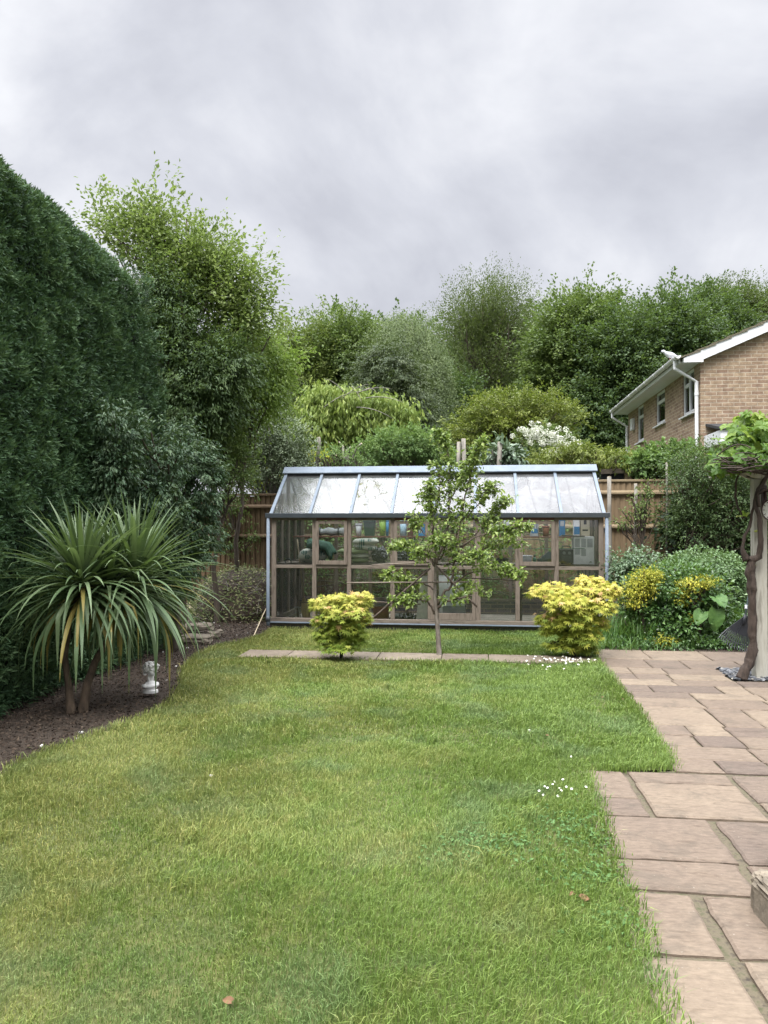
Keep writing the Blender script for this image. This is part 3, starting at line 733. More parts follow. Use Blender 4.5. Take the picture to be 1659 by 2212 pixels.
def col(name, c, r=.5, v=.15, spec=.4, bmp=.1, scale=10): return pmat(name, tuple(x*(1-v) for x in c), tuple(min(1, x*(1+v)) for x in c), scale, r, bmp=bmp, spec=spec)
m_black = col('black_plastic', (.015, .016, .018), .35)
m_terra = col('terracotta', (.20, .075, .04), .8)
m_dkgreen = col('dark_green_plastic', (.02, .05, .035), .4)
def at(z_, x, y, Y):
    return PY(*z_(x, y), Y)
def pot(name, za, xa, xb, yt, Y, zb, mat, label, cat='pot', square=False, taper=.78, group=None):
    a = at(za, xa, yt, Y); b_ = at(za, xb, yt, Y); r = (b_.x-a.x)/2; h = a.z - zb; cx = (a.x+b_.x)/2
    t = thing(name, (cx, Y, zb), label, cat, group)
    o = MB()
    if square:
        P = lambda s, z: [(cx-r*s, Y-r*.7*s, z), (cx+r*s, Y-r*.7*s, z), (cx+r*s, Y+r*.7*s, z), (cx-r*s, Y+r*.7*s, z)]
        V = P(taper, zb) + P(1, zb+h) + P(.93, zb+h) + P(taper*.92, zb+.01)
        F = [(0,3,2,1)] + [(i, (i+1) % 4, 4+(i+1) % 4, 4+i) for i in range(4)] + [(4+i, 4+(i+1) % 4, 8+(i+1) % 4, 8+i) for i in range(4)] + [(8+i, 8+(i+1) % 4, 12+(i+1) % 4, 12+i) for i in range(4)] + [(12, 13, 14, 15)]
        o.add(V, F)
        o.build('body', mat, t)
        rm = MB(); rm.box(cx-r-.008, cx+r+.008, Y-r*.7-.01, Y-r*.7-.001, zb+h-.03, zb+h); rm.build('rim', mat, t, bevel=.002)
    else:
        o.lathe((cx, Y, zb), [(r*taper, 0), (r, h), (r*.92, h), (r*taper*.9, .01)], 18); o.build('body', mat, t, smooth=True)
        rm = MB(); rm.lathe((cx, Y, zb), [(r*.99, h-h*.16), (r*1.06, h-h*.155), (r*1.06, h+.002), (r*.98, h+.002)], 18); rm.build('rim', mat, t, smooth=True)
    return t
YS = GYf + 1.25; YBn = GYf + .34
def soft(name, c, s, mat, parent, seed=0, tilt=0, power=.55):
    """pillow-like cushion"""
    bm_ = bmesh.new(); bmesh.ops.create_uvsphere(bm_, u_segments=28, v_segments=16, radius=1)
    for v in bm_.verts:
        p = v.co; q = Vector([math.copysign(abs(x)**power, x) for x in p]); q.z = p.z*(1 - .35*(abs(p.x)**4 + abs(p.y)**4)*.5)
        nz = noise.noise(Vector((p.x*2+seed, p.y*2, p.z*2)))
        v.co = Vector((q.x*s[0], q.y*s[1], q.z*s[2]*(1 + nz*.4)))
        v.co = Matrix.Rotation(tilt, 3, 'Y') @ v.co + Vector(c) - origin(parent)
    me_ = bpy.data.meshes.new(name); bm_.to_mesh(me_); bm_.free(); me_.polygons.foreach_set('use_smooth', [True]*len(me_.polygons))
    return link(name, me_, mat, parent)
def leafprint():
    m, t, b, o = newmat('leaf_print_fabric')
    g = nn(t, 'ShaderNodeNewGeometry'); v = nn(t, 'ShaderNodeTexVoronoi'); v.inputs['Scale'].default_value = 8.5; t.links.new(g.outputs['Position'], v.inputs['Vector'])
    w = nn(t, 'ShaderNodeTexWave'); w.inputs['Scale'].default_value = 9; w.inputs['Distortion'].default_value = 5; t.links.new(g.outputs['Position'], w.inputs['Vector'])
    k = mathn(t, 'MULTIPLY', ramp(t, v.outputs['Distance'], [(.42, (1, 1, 1)), (.5, (0, 0, 0))]), ramp(t, w.outputs['Fac'], [(.2, (.25, .25, .25)), (.4, (1, 1, 1))]))
    t.links.new(mixc(t, k, (.50, .50, .44), (.05, .13, .11)), b.inputs['Base Color']); b.inputs['Roughness'].default_value = .85
    return m
m_print = leafprint(); m_canvas = pmat('dark_green_canvas', (.012, .05, .03), (.03, .10, .06), 14, .7, bmp=.5); m_pad = pmat('pale_green_pad', (.22, .28, .13), (.36, .42, .24), 10, .9)
def cushion(z_, x0, x1, y0, y1, Y, label, mat=m_print, nm='cushion', cat='cushion', seed=0, tilt=0, dy=.2, z=None):
    a = at(z_, x0, y1, Y); b_ = at(z_, x1, y0, Y)
    zc0 = z if z is not None else a.z; h = (b_.z-a.z)
    c = ((a.x+b_.x)/2, Y, zc0 + h/2); t = thing(nm, (c[0], Y, zc0), label, cat)
    soft('cover', c, ((b_.x-a.x)/2, dy, h/2), mat, t, seed, tilt)
    o = MB(); pts = [(c[0] + (b_.x-a.x)/2*math.copysign(abs(math.cos(u))**.6, math.cos(u)), Y + dy*math.copysign(abs(math.sin(u))**.6, math.sin(u)), c[2] + math.cos(u)*-math.tan(tilt)*(b_.x-a.x)/2) for u in np.linspace(0, 2*math.pi, 25)]
    o.tube(pts, .004, 5, False); o.build('piping', mat, t)
    return t
cushion(z1, 340, 595, 850, 965, YBn, 'leaf print cushion under the folded green canvas on the bench', seed=2, z=bz)
t = thing('canvas_cover', at(z1, 520, 860, YBn), 'folded dark green canvas lying over the leaf print cushion', 'cover')
a = at(z1, 430, 790, YBn); b_ = at(z1, 640, 900, YBn)
bm_ = bmesh.new(); bmesh.ops.create_grid(bm_, x_segments=22, y_segments=14, size=1)
for v in bm_.verts:
    x, y = v.co.x, v.co.y
    zz_ = a.z + .0 - (.13 if x > .55 else 0)*(x-.55)*2.2 - .03*(x+1) - (max(0, -y-.6))*.2
    v.co = Vector(((a.x+b_.x)/2 + x*(b_.x-a.x)/2, YBn + y*.2, zz_ + .02*noise.noise(Vector((x*3, y*3, 1))))) - origin(t)
me_ = bpy.data.meshes.new('sheet'); bm_.to_mesh(me_); bm_.free(); o = link('sheet', me_, m_canvas, t); sm = o.modifiers.new('thick', 'SOLIDIFY'); sm.thickness = -.05; me_.polygons.foreach_set('use_smooth', [True]*len(me_.polygons))
o = MB(); o.tube([(b_.x-.02, YBn-.1, b_.z+.04), (b_.x+.02, YBn-.12, b_.z-.02), (b_.x-.01, YBn-.13, b_.z-.07)], .006, 6); o.build('tie', m_canvas, t)
cushion(z1, 690, 975, 925, 972, YBn, 'bottom pale green seat pad of the stack on the bench', m_pad, 'seat_pad', 'seat pad', 3, z=bz)
cushion(z1, 740, 985, 888, 928, YBn, 'cream seat pad in the middle of the stack on the bench', col('cream_fabric', (.5, .5, .42), .9), 'seat_pad', 'seat pad', 5)
cushion(z1, 690, 965, 846, 890, YBn, 'top pale green seat pad beneath the leaf print cushions', m_pad, 'seat_pad', 'seat pad', 8)
cushion(z1, 835, 1040, 805, 858, YBn, 'lower leaf print cushion on the stack of seat pads', seed=11, tilt=.12)
cushion(z1, 830, 1055, 752, 812, YBn, 'topmost leaf print cushion on the stack of seat pads', seed=14, tilt=-.03)
def crumple(name, c, s, mat, label, cat, amp=.45, seed=0, part='sheet'):
    t = thing(name, (c[0], c[1], c[2]-s[2]), label, cat)
    bm_ = bmesh.new(); bmesh.ops.create_icosphere(bm_, subdivisions=4, radius=1)
    for v in bm_.verts:
        p = v.co.copy(); n_ = noise.turbulence(p*2.6 + Vector((seed, 0, 0)), 3, True)
        v.co = Vector((p.x*s[0], p.y*s[1], p.z*s[2]))*(.75 + amp*n_) + Vector(c) - origin(t)
        v.co.z = max(v.co.z, 0)
    me_ = bpy.data.meshes.new(part); bm_.to_mesh(me_); bm_.free(); o = link(part, me_, mat, t)
    return t
m_bag = pmat('crumpled_black_polythene', (.008, .009, .011), (.02, .021, .024), 6, .22, bmp=.4, spec=.6)
a = at(z1, 1065, 925, YBn); crumple('plastic_bag', (a.x, YBn, bz+.12), (.13, .16, .13), m_bag, 'crumpled black plastic bag beside the cushions on the bench', 'bag', seed=1)
a = at(z1, 1290, 930, YBn); crumple('plastic_bag', (a.x, YBn, bz+.10), (.14, .15, .12), m_bag, 'crumpled black plastic bag behind the pear tree on the bench', 'bag', seed=5)
a = at(z1, 1290, 1440, GYf+.5); crumple('plastic_sheet', (a.x, GYf+.6, .05+.05), (.24, .3, .10), m_bag, 'crumpled black plastic sheet on the greenhouse floor', 'plastic sheet', seed=8)
pot('plant_pot', z2, 815, 920, 908, YBn, bz, m_white, 'white pot on the bench below the horizontal cane', taper=.8)
pot('plant_pot', z1, 1060, 1125, 575, YS, hz, col('lime_plastic', (.25, .42, .05), .4), 'lime green pot on the high shelf beside a blue pot', taper=.75)
pot('plant_pot', z1, 1122, 1150, 580, YS, hz, col('blue_plastic', (.04, .22, .42), .4), 'small blue pot on the high shelf beside the lime pot', taper=.85)
pot('planter', z1, 925, 1030, 592, YS, hz, m_dkgreen, 'dark green rectangular planter on the high shelf', 'planter', True)
pot('plastic_tub', z1, 850, 908, 622, YS, hz, m_white, 'low white tub on the high shelf left of the planter', 'tub')
pot('storage_jar', z1, 1250, 1310, 596, YS, hz, col('pale_blue_plastic', (.35, .5, .62), .3), 'pale blue jar on the high shelf behind the pear tree', 'jar', taper=1)
pot('planter', z1, 1320, 1370, 596, YS, hz, col('brown_plastic', (.07, .02, .015), .5), 'dark red-brown square planter on the high shelf', 'planter', True, .95)
pot('plant_pot', z2, 545, 618, 585, YS, hz, col('beige_plastic', (.35, .36, .28), .5), 'beige pot on the high shelf right of the pear tree top', taper=.85)
pot('saucer', z2, 1010, 1075, 642, YS, hz, m_terra, 'shallow terracotta saucer on the high shelf', 'saucer', taper=.8)
pot('trough', z1, 1012, 1152, 1372, GYf+.35, .05, m_terra, 'terracotta coloured rectangular trough on the greenhouse floor', 'trough', True, .86)
# white bottle
a = at(z2, 688, 565, YS); t = thing('bottle', (a.x, YS, hz), 'white tapered bottle on the high shelf', 'bottle')
h = a.z - hz + .02; o = MB(); o.lathe((a.x, YS, hz), [(.065, 0), (.066, h*.45), (.045, h*.8), (.02, h*.9)], 16); o.build('body', m_white, t, smooth=True)
o = MB(); o.lathe((a.x, YS, hz+h*.9), [(.022, 0), (.022, .03), (.012, .035)], 12); o.build('cap', m_white, t, smooth=True)
a = at(z2, 940, 925, YBn); t = thing('bottle', (a.x, YBn, bz), 'small green bottle beside the white pot on the bench', 'bottle')
o = MB(); o.lathe((a.x, YBn, bz), [(.03, 0), (.03, .07), (.012, .10)], 12); o.build('body', col('green_plastic', (.01, .15, .07), .3), t, smooth=True)
o = MB(); o.lathe((a.x, YBn, bz+.10), [(.014, 0), (.014, .03), (.01, .035)], 10); o.build('cap', m_dkgreen, t, smooth=True)
# rolled fleece
a = at(z1, 470, 628, YS); b_ = at(z1, 770, 628, YS); t = thing('rolled_sheet', (a.x, YS, hz), 'long grey rolled plastic sheet on the high shelf', 'roll')
m_roll = pmat('grey_polythene', (.12, .13, .135), (.25, .26, .27), 9, .35, (3, 1, 1), .8)
o = MB(); o.tube([(a.x+(b_.x-a.x)*i/9, YS, hz+.07+.008*math.sin(i*2)) for i in range(10)], [.06+.012*math.sin(i*1.7) for i in range(10)], 14); o.build('roll', m_roll, t, smooth=True)
for u in (.2, .75):
    o = MB(); x = a.x+(b_.x-a.x)*u; o.tube([(x, YS, hz+.07), (x+.015, YS, hz+.07)], .075, 14); o.build('tie', m_black, t)
# yellowish ball and dark trays
a = at(z2, 528, 935, YBn); t = thing('melon_ball', (a.x, YBn, bz), 'pale cream ball resting on the greenhouse bench', 'ball')
o = MB(); o.ball((a.x, YBn, bz+.07), .085, 20, 12, (1, 1, .82)); o.build('ball', col('cream_rubber', (.5, .5, .3), .5), t, smooth=True)
for k, (x0, x1, yt, lb) in enumerate([(600, 700, 930, 'low dark seed tray on the bench beside the cream ball'), (965, 1105, 935, 'low dark green seed tray right of the green bottle')]):
    pot('seed_tray', z2, x0, x1, yt, YBn, bz, m_dkgreen if k else m_black, lb, 'tray', True, .9)
a = at(z2, 1060, 930, YBn+.15); t = thing('folded_net', (a.x, YBn+.16, bz), 'dark grey folded sheet leaning behind the seed tray', 'sheet')
o = MB(); o.prism([(a.x-.13, YBn+.19, bz), (a.x+.14, YBn+.19, bz), (a.x+.13, YBn+.19, bz+.13), (a.x+.02, YBn+.19, bz+.18), (a.x-.09, YBn+.19, bz+.10)], (0, .02, 0)); o.build('sheet', col('slate_fabric', (.05, .07, .075), .7), t, bevel=.004)
# heater, white boxes
a = at(z2, 1165, 850, YBn); b_ = at(z2, 1285, 985, YBn); t = thing('fan_heater', (a.x, YBn, bz), 'black portable heater with two knobs and carrying handle', 'heater')
hh_ = at(z2, 1165, 850, YBn).z; o = MB(); o.box(a.x, b_.x, YBn-.08, YBn+.1, bz+.012, hh_); o.build('case', m_black, t, bevel=.01, seg=2)
o = MB(); o.box(a.x+.03, b_.x-.03, YBn-.086, YBn-.081, bz+.05, hh_-.10); o.build('grille', col('dark_grey_mesh', (.035, .037, .04), .5), t)
for u in (.3, .7):
    x = a.x + (b_.x-a.x)*u; o = MB(); o.tube([(x, YBn-.10, hh_-.055), (x, YBn-.08, hh_-.055)], .022, 12); o.build('knob', col('grey_plastic', (.15, .16, .17), .4), t)
o = MB(); o.tube([(a.x+.03, YBn, hh_-.01), (a.x+.045, YBn, hh_+.045), (b_.x-.045, YBn, hh_+.045), (b_.x-.03, YBn, hh_-.01)], .011, 8); o.build('handle', m_black, t, smooth=True)
for x in (a.x+.03, b_.x-.03):
    o = MB(); o.box(x-.015, x+.015, YBn-.06, YBn+.06, bz, bz+.012); o.build('foot', m_black, t)
def carton(nm, z_, x0, x1, y0, Y, zb, mat, dy, label, bands=(), cat='box'):
    a = at(z_, x0, y0, Y); b_ = at(z_, x1, y0, Y); t = thing(nm, (a.x, Y, zb), label, cat)
    o = MB(); o.box(a.x, b_.x, Y-dy, Y+dy, zb, a.z); o.build('carton', mat, t, bevel=.003)
    w = b_.x-a.x; h = a.z-zb
    for (u0, u1, v0, v1, mt) in bands:
        o = MB(); o.box(a.x+w*u0, a.x+w*u1, Y-dy-.0025, Y-dy-.0005, zb+h*v0, zb+h*v1); o.build('printed_panel', mt, t)
    o = MB(); o.box(a.x+.004, b_.x-.004, Y-dy+.004, Y-.002, a.z+.0005, a.z+.004); o.build('flap', mat, t)
    return t
m_pale = col('pale_print', (.36, .38, .40), .8); m_blu = col('blue_print', (.03, .16, .34), .6); m_card = col('white_card', (.70, .71, .73), .7)
carton('cardboard_box', z2, 1283, 1465, 738, YBn, bz, m_card, .12, 'tall white cardboard box at the right end of the bench', [(.06, .3, .62, .93, m_pale), (.37, .6, .62, .93, m_pale), (.66, .93, .62, .93, m_pale), (.06, .3, .35, .56, m_pale), (.37, .6, .3, .56, m_pale)])
carton('cardboard_box', z2, 1290, 1340, 560, YS, hz, m_card, .07, 'white and blue carton on the high shelf at its right end', [(.0, .99, .1, .5, m_blu)])
carton('cardboard_box', z2, 1163, 1210, 582, YS, hz, m_blu, .07, 'small blue carton on the high shelf above the heater', [(.1, .8, .6, .9, m_pale)])
carton('paper_bag', z2, 1350, 1432, 562, YS, hz, col('beige_paper', (.42, .38, .29), .8), .06, 'beige paper bag with dark round emblem on the high shelf', [(.35, .65, .62, .85, m_black), (.2, .8, .28, .36, m_black)], 'bag')
carton('cardboard_box', z2, 900, 972, 598, YS, hz, m_pale, .08, 'pale grey carton on the high shelf near the terracotta saucer', [(.1, .9, .2, .5, m_blu)])
carton('cardboard_box', z1, 1420, 1475, 596, YS, hz, m_blu, .08, 'dark blue carton on the high shelf behind the pear leaves', [(.1, .5, .2, .8, m_pale)])
a = at(z2, 1180, 735, YBn-.05); b_ = at(z2, 1385, 725, YBn-.05); t = thing('black_tray', (a.x, YBn, a.z), 'flat black tray lying on top of the white cardboard box', 'tray')
o = MB(); o.prism([(a.x, YBn-.14, a.z+.005), (b_.x, YBn-.14, a.z-.005), (b_.x, YBn-.14, a.z+.008), (a.x+.02, YBn-.14, a.z+.022)], (0, .24, 0)); o.build('tray_base', m_black, t)
o = MB(); o.tube([(a.x, YBn-.14, a.z+.016), (b_.x, YBn-.14, a.z+.006)], .007, 6); o.build('rim', m_black, t)
# thin green cane held along the bench, and electric cable
a = at(z2, 590, 846, GYf+.14); b_ = at(z2, 1392, 844, GYf+.14)
o = MB(); o.tube([a, (a+b_)/2 - Vector((0, 0, .004)), b_], .005, 6); tag(o.build('plant_cane', col('green_cane', (.10, .2, .12), .5), smooth=True), 'thin green cane held level behind the right sashes', 'cane')
pts = [at(z2, *q, GYf+.2) for q in ((945, 600), (970, 690), (985, 780), (1010, 880), (1022, 995))]
o = MB(); o.tube(pts, .004, 5); tag(o.build('cable', m_black, smooth=True), 'thin black cable hanging in the right-hand sash', 'cable')
pts = [at(z1, *q, GYf+.6) for q in ((830, 650), (870, 625), (930, 640), (1000, 672), (1060, 640), (1100, 690), (1145, 700))]
o = MB(); o.tube(pts, .004, 5); tag(o.build('cable', m_black, smooth=True), 'looping black cable hanging from the high shelf', 'cable')
# fork and broom
def forkk():
    Y = GYf + .16; top = at(z1, 250, 985, Y); bot = at(z1, 350, 1385, Y-.05); bot.z = max(bot.z, .33); t = thing('garden_fork', (bot.x, Y, .05), 'garden fork with dark D handle leaning in the left bay', 'garden fork')
    o = MB(); o.tube([top, bot], [.017, .019], 10); o.build('shaft', m_timber, t, smooth=True)
    d = (bot-top).normalized(); s = Vector((1, 0, .1)).normalized()
    o = MB(); hp = [top + s*.045*math.cos(u) - d*(.04+.045*math.sin(u)) for u in np.linspace(-.7, math.pi+.7, 12)]; o.tube(hp, .011, 8); o.build('handle', m_black, t, smooth=True)
    o = MB(); o.tube([bot - s*.09, bot, bot + s*.09], .010, 8); o.build('head', col('steel', (.25, .25, .25), .35), t, smooth=True)
    for k in range(4):
        x = -.09 + .06*k; q = bot + s*x
        o = MB(); o.tube([q, q + d*.09 + Vector((0, -.01, 0)), q + d*.22], [.007, .006, .003], 6); o.build('tine', col('steel_tine', (.22, .22, .22), .35), t, smooth=True)
    return t
forkk()
Y = GYf + .12; top = at(z1, 325, 760, Y+.1); mid = at(z1, 385, 1290, Y); t = thing('besom_broom', (mid.x, Y, .05), 'straw broom with long pale handle leaning in the left bay', 'broom')
o = MB(); o.tube([top, mid], [.012, .013], 9); o.build('handle', pmat('pale_pole', (.2, .15, .1), (.32, .26, .18), 9, .8), t, smooth=True)
e = at(z1, 415, 1440, Y); m_straw = pmat('straw', (.20, .14, .07), (.40, .30, .17), 60, .9, (1, 1, .1), .8)
o = MB(); dz = mid.z - e.z
prof = [(.018, 0), (.03, -.03), (.055, -.08), (.07, -.17), (.066, -.28), (.05, -.36)]
V0 = len(o.V); o.lathe(mid, prof, 22, 1, .6)
for i in range(len(o.V)):
    x, y, z = o.V[i]; f_ = (mid.z - z)/.36; o.V[i] = (x + (e.x-mid.x)*f_, y, z)
o.build('straw_head', m_straw, t, smooth=True)
o = MB(); o.lathe((mid.x+.01, Y, mid.z-.07), [(.05, 0), (.053, .005), (.05, .01)], 18, 1, .62); o.build('binding', m_black, t)
# boards and a framed glossy sheet leaning inside by the door
def board(name, z_, q, Y0, Y1, th, mat, label, cat, inner=None, frame=None):
    P = [at(z_, x, y, yy) for (x, y), yy in zip(q, (Y1, Y1, Y0, Y0))]
    t = thing(name, ((P[2].x+P[3].x)/2, Y0, P[3].z), label, cat)
    o = MB(); o.prism(P, (0, th, 0)); o.build('panel', mat, t)
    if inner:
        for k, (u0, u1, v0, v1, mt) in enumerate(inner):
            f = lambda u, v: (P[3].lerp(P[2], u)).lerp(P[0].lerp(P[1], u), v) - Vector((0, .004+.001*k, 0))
            o = MB(); o.prism([f(u0, v0), f(u1, v0), f(u1, v1), f(u0, v1)], (0, .0015, 0)); o.build('reflection_and_trim', mt, t)
    return t
board('white_board', z1, [(1440, 1090), (1522, 1090), (1520, 1488), (1393, 1488)], GYf+.058, GYf+.085, .010, col('dull_white_board', (.74, .73, .70), .7), 'plain dull white board leaning beside the door post', 'board')
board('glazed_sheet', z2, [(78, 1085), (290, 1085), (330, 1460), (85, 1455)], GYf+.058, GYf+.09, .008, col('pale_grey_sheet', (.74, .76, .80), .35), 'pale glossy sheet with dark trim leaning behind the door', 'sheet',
      [(.12, .97, .03, .26, col('grey_reflection_patch', (.25, .27, .29), .3)), (.98, 1.0, .0, .6, m_black), (.0, 1.0, .0, .02, m_black)])  # grey patch is a reflection painted onto the sheet; black strips are trim

# ================================================================== FENCES
m_fence = pmat('brown_featheredge', (.045, .029, .015), (.115, .076, .040), 5, .85, (3.5, 3.5, .35), .4, cc=(.080, .052, .027))
m_fencel = pmat('fresh_larch_featheredge', (.080, .055, .031), (.185, .130, .075), 5, .85, (3.5, 3.5, .35), .4, cc=(.130, .090, .052))
m_rail = pmat('pale_rail', (.12, .088, .050), (.23, .175, .105), 6, .8, (.4, 3, 3), .3)
m_railb = pmat('brown_rail', (.065, .042, .022), (.135, .090, .050), 6, .8, (.4, 3, 3), .3)
def fence(x0, x1, Y, ztop, rails, mat, mrail, label, zb=.05):
    t = thing('garden_fence', (x0, Y, 0), label, 'fence')
    o = MB(); x = x0
    while x < x1:
        w = .105; j = random.uniform(-.006, .006)
        V = [(x, Y-.003, zb), (x+w, Y-.030, zb), (x+w, Y+.0, zb), (x, Y+.0, zb), (x, Y-.003, ztop+j), (x+w, Y-.030, ztop+j), (x+w, Y, ztop+j), (x, Y, ztop+j)]
        o.add(V, [(0,3,2,1),(4,5,6,7),(0,1,5,4),(1,2,6,5),(2,3,7,6),(3,0,4,7)]); x += w - .004
    o.build('boards', mat, t)
    for z in rails:
        o = MB(); o.prism([(x0, Y-.031, z-.04), (x0, Y-.08, z-.03), (x0, Y-.08, z+.0), (x0, Y-.031, z+.04)], (x1-x0, 0, 0)); o.build('rail', mrail, t)
    o = MB(); o.box(x0, x1, Y-.05, Y+.03, ztop+.004, ztop+.045); o.build('capping', mrail, t, bevel=.004)
    x = x0 + .4
    while x < x1:
        o = MB(); o.box(x-.05, x+.05, Y+.002, Y+.10, -.2, ztop-.01); o.build('post', mat, t); x += 2.4
    return t
YF = GYb + 1.25
def fz(py, Y): return PY(900, py, Y).z
fence(PY(380, 1100, YF).x, PY(900, 1100, YF).x, YF, fz(1070, YF), [fz(1093, YF), fz(1158, YF)], m_fence, m_railb, 'dark brown featheredge fence left of the greenhouse')
YG = YF - .35
fence(PY(905, 1100, YG).x, PY(1760, 1100, YG).x, YG, fz(1044, YG), [fz(1066, YG), fz(1137, YG)], m_fencel, m_rail, 'pale brown featheredge fence right of the greenhouse')
# grey rail with dark netting above the right fence
YH = YG + .35; x0 = PY(1298, 1000, YH).x; x1 = PY(1620, 1000, YH).x
t = thing('netted_trellis', (x0, YH, 0), 'weathered rail and posts with black netting above the right fence', 'trellis')
o = MB(); o.bar((x0, YH, fz(1022, YH)), (x1, YH, fz(1016, YH)), .04, .09); o.build('top_rail', m_timberh, t, bevel=.004)
for px in (1356, 1475, 1600):
    x = PY(px, 1000, YH).x; o = MB(); o.box(x-.06, x+.06, YH-.05, YH+.05, 0, fz(1024, YH)); o.build('post', m_rail, t, bevel=.004)
o = MB(); o.box(x0, x1, YH+.052, YH+.06, .3, fz(1023, YH)); o.build('netting', pmat('black_netting', (.008, .009, .010), (.03, .032, .035), 30, .9), t)

# ================================================================== HOUSE
m_brick = brickmat('buff_brick', (.292, .228, .160), (.205, .145, .108), (.34, .30, .24), fleck=.8, mort=.009)
m_upvc = pmat('white_upvc', (0.58, 0.59, 0.61), (0.66, 0.67, 0.69), 4, 0.35, bmp=0)
m_gutter = pmat('off_white_gutter', (0.46, 0.465, 0.46), (0.58, 0.585, 0.58), 6, 0.45, bmp=0)
m_tile = pmat('lichened_concrete_tile', (.045, .038, .032), (.14, .125, .085), 22, .95, bmp=1, cc=(.08, .062, .05), bdist=.02)
m_pane = glassmat('house_glass', (.62, .68, .64), .02, (.1, .1, .1), .01)
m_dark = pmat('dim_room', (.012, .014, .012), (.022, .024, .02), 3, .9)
YN = 16.2
cn = PY(1513, 800, YN); hx = cn.x
def onwall(px): d = ray(px, 1000); return hx/d.x*d.y
YFAR = onwall(1358)
zEv = PY(1513, 778, YN).z - .02            # soffit level
HW = 7.6; pitch = R(23); RX = hx + HW/2
hs = thing('brick_house', (hx, YN, 0), 'buff brick house with white gutters and three side windows', 'house')
def zw(z_, x, y):                          # height on the side wall of a traced point
    px, py = z_(x, y); Y = onwall(px); return PX(px, py, hx).z, Y
wins = []
for (xl, xr, yb_l, yt_l) in ((485, 541, 1360, 1022), (652, 735, 1210, 893), (893, 999, 1128, 712)):
    zb_, ya = zw(z5, xl, yb_l); zt_, _ = zw(z5, xl, yt_l); _, yb_ = zw(z5, xr, yb_l); wins.append((yb_, ya, zb_, min(zt_, zEv-.03)))
wins.sort()
# side wall with real openings: piers and panels butted end to end
o = MB(); T = .28
ys_ = [YN] + [v for w in wins for v in (w[0], w[1])] + [YFAR]
for i in range(0, len(ys_), 2): o.box(hx, hx+T, ys_[i], ys_[i+1], 0, zEv+.2)
for (a, b_, zb_, zt_) in wins:
    o.box(hx, hx+T, a, b_, 0, zb_)
    if zEv + .2 - zt_ > .02: o.box(hx, hx+T, a, b_, zt_, zEv+.2)
gx1 = hx + HW; zRd = zEv + .12 + (HW/2)*math.tan(pitch)
for Yg in (YN, YFAR-T):
    P = [(hx+T, Yg, 0), (gx1-T, Yg, 0), (gx1-T, Yg, zEv+.15+T*math.tan(pitch)-.02), (RX, Yg, zRd), (hx+T, Yg, zEv+.15+T*math.tan(pitch)-.02)]
    o.prism(P, (0, T, 0))
o.box(gx1-T, gx1, YN, YFAR, 0, zEv+.2)
wall = o.build('wall', m_brick, hs)
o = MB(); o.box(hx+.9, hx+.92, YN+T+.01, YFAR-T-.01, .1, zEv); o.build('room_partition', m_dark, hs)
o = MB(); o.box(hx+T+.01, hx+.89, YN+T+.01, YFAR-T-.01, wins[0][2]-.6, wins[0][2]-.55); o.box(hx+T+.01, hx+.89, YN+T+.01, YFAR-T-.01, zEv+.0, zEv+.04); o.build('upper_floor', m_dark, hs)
for k, (a, b_, zb_, zt_) in enumerate(wins):
    fr = MB(); xf0, xf1 = hx+.03, hx+.09; w_ = .055
    fr.box(xf0, xf1, a, a+w_, zb_, zt_); fr.box(xf0, xf1, b_-w_, b_, zb_, zt_); fr.box(xf0, xf1, a+w_, b_-w_, zb_, zb_+w_+.02); fr.box(xf0, xf1, a+w_, b_-w_, zt_-w_, zt_)
    zt2 = zb_ + (zt_-zb_)*.70
    if k == 0:                              # nearest: three lights, left with a small fanlight
        ym = a + (b_-a)*.5
        fr.box(xf0, xf1, ym-.035, ym+.035, zb_+w_, zt_-w_); fr.box(xf0, xf1, ym+.036, b_-w_, zt2-.04, zt2+.04)
    else:
        fr.box(xf0, xf1, a+w_, b_-w_, zt2-.04, zt2+.04)
    f_ = fr.build('window', m_upvc, hs, bevel=.004)
    g = MB(); g.box(xf0+.028, xf0+.034, a+w_*.6, b_-w_*.6, zb_+w_*.6, zt_-w_*.6); g.build('pane', m_pane, f_)
    s_ = MB(); s_.prism([(hx-.07, a-.08, zb_-.05), (hx-.07, b_+.08, zb_-.05), (hx-.07, b_+.08, zb_-.02), (hx-.07, a-.08, zb_-.02)], (.15, 0, .018)); s_.build('sill', m_upvc, f_)
    if k == 0:
        cur = MB(); n_ = 26
        V = [(hx+.18 + .03*math.sin(i*2.1), a + (b_-a)*i/(n_-1), z) for i in range(n_) for z in (zb_, zt_)]
        cur.add(V, [(2*i, 2*i+2, 2*i+3, 2*i+1) for i in range(n_-1)]); cur.build('curtain', pmat('sage_curtain', (.22, .26, .12), (.36, .38, .2), 12, .9, (1, 6, .4)), f_)
    else:
        cur = MB()
        for i in range(int((zt_-zb_)/.06)): cur.box(hx+.15, hx+.19, a+.02, b_-.02, zb_+i*.06, zb_+i*.06+.012)
        cur.build('blind', pmat('pale_green_blind', (.14, .21, .15), (.2, .28, .2), 12, .8), f_)
OV = .42
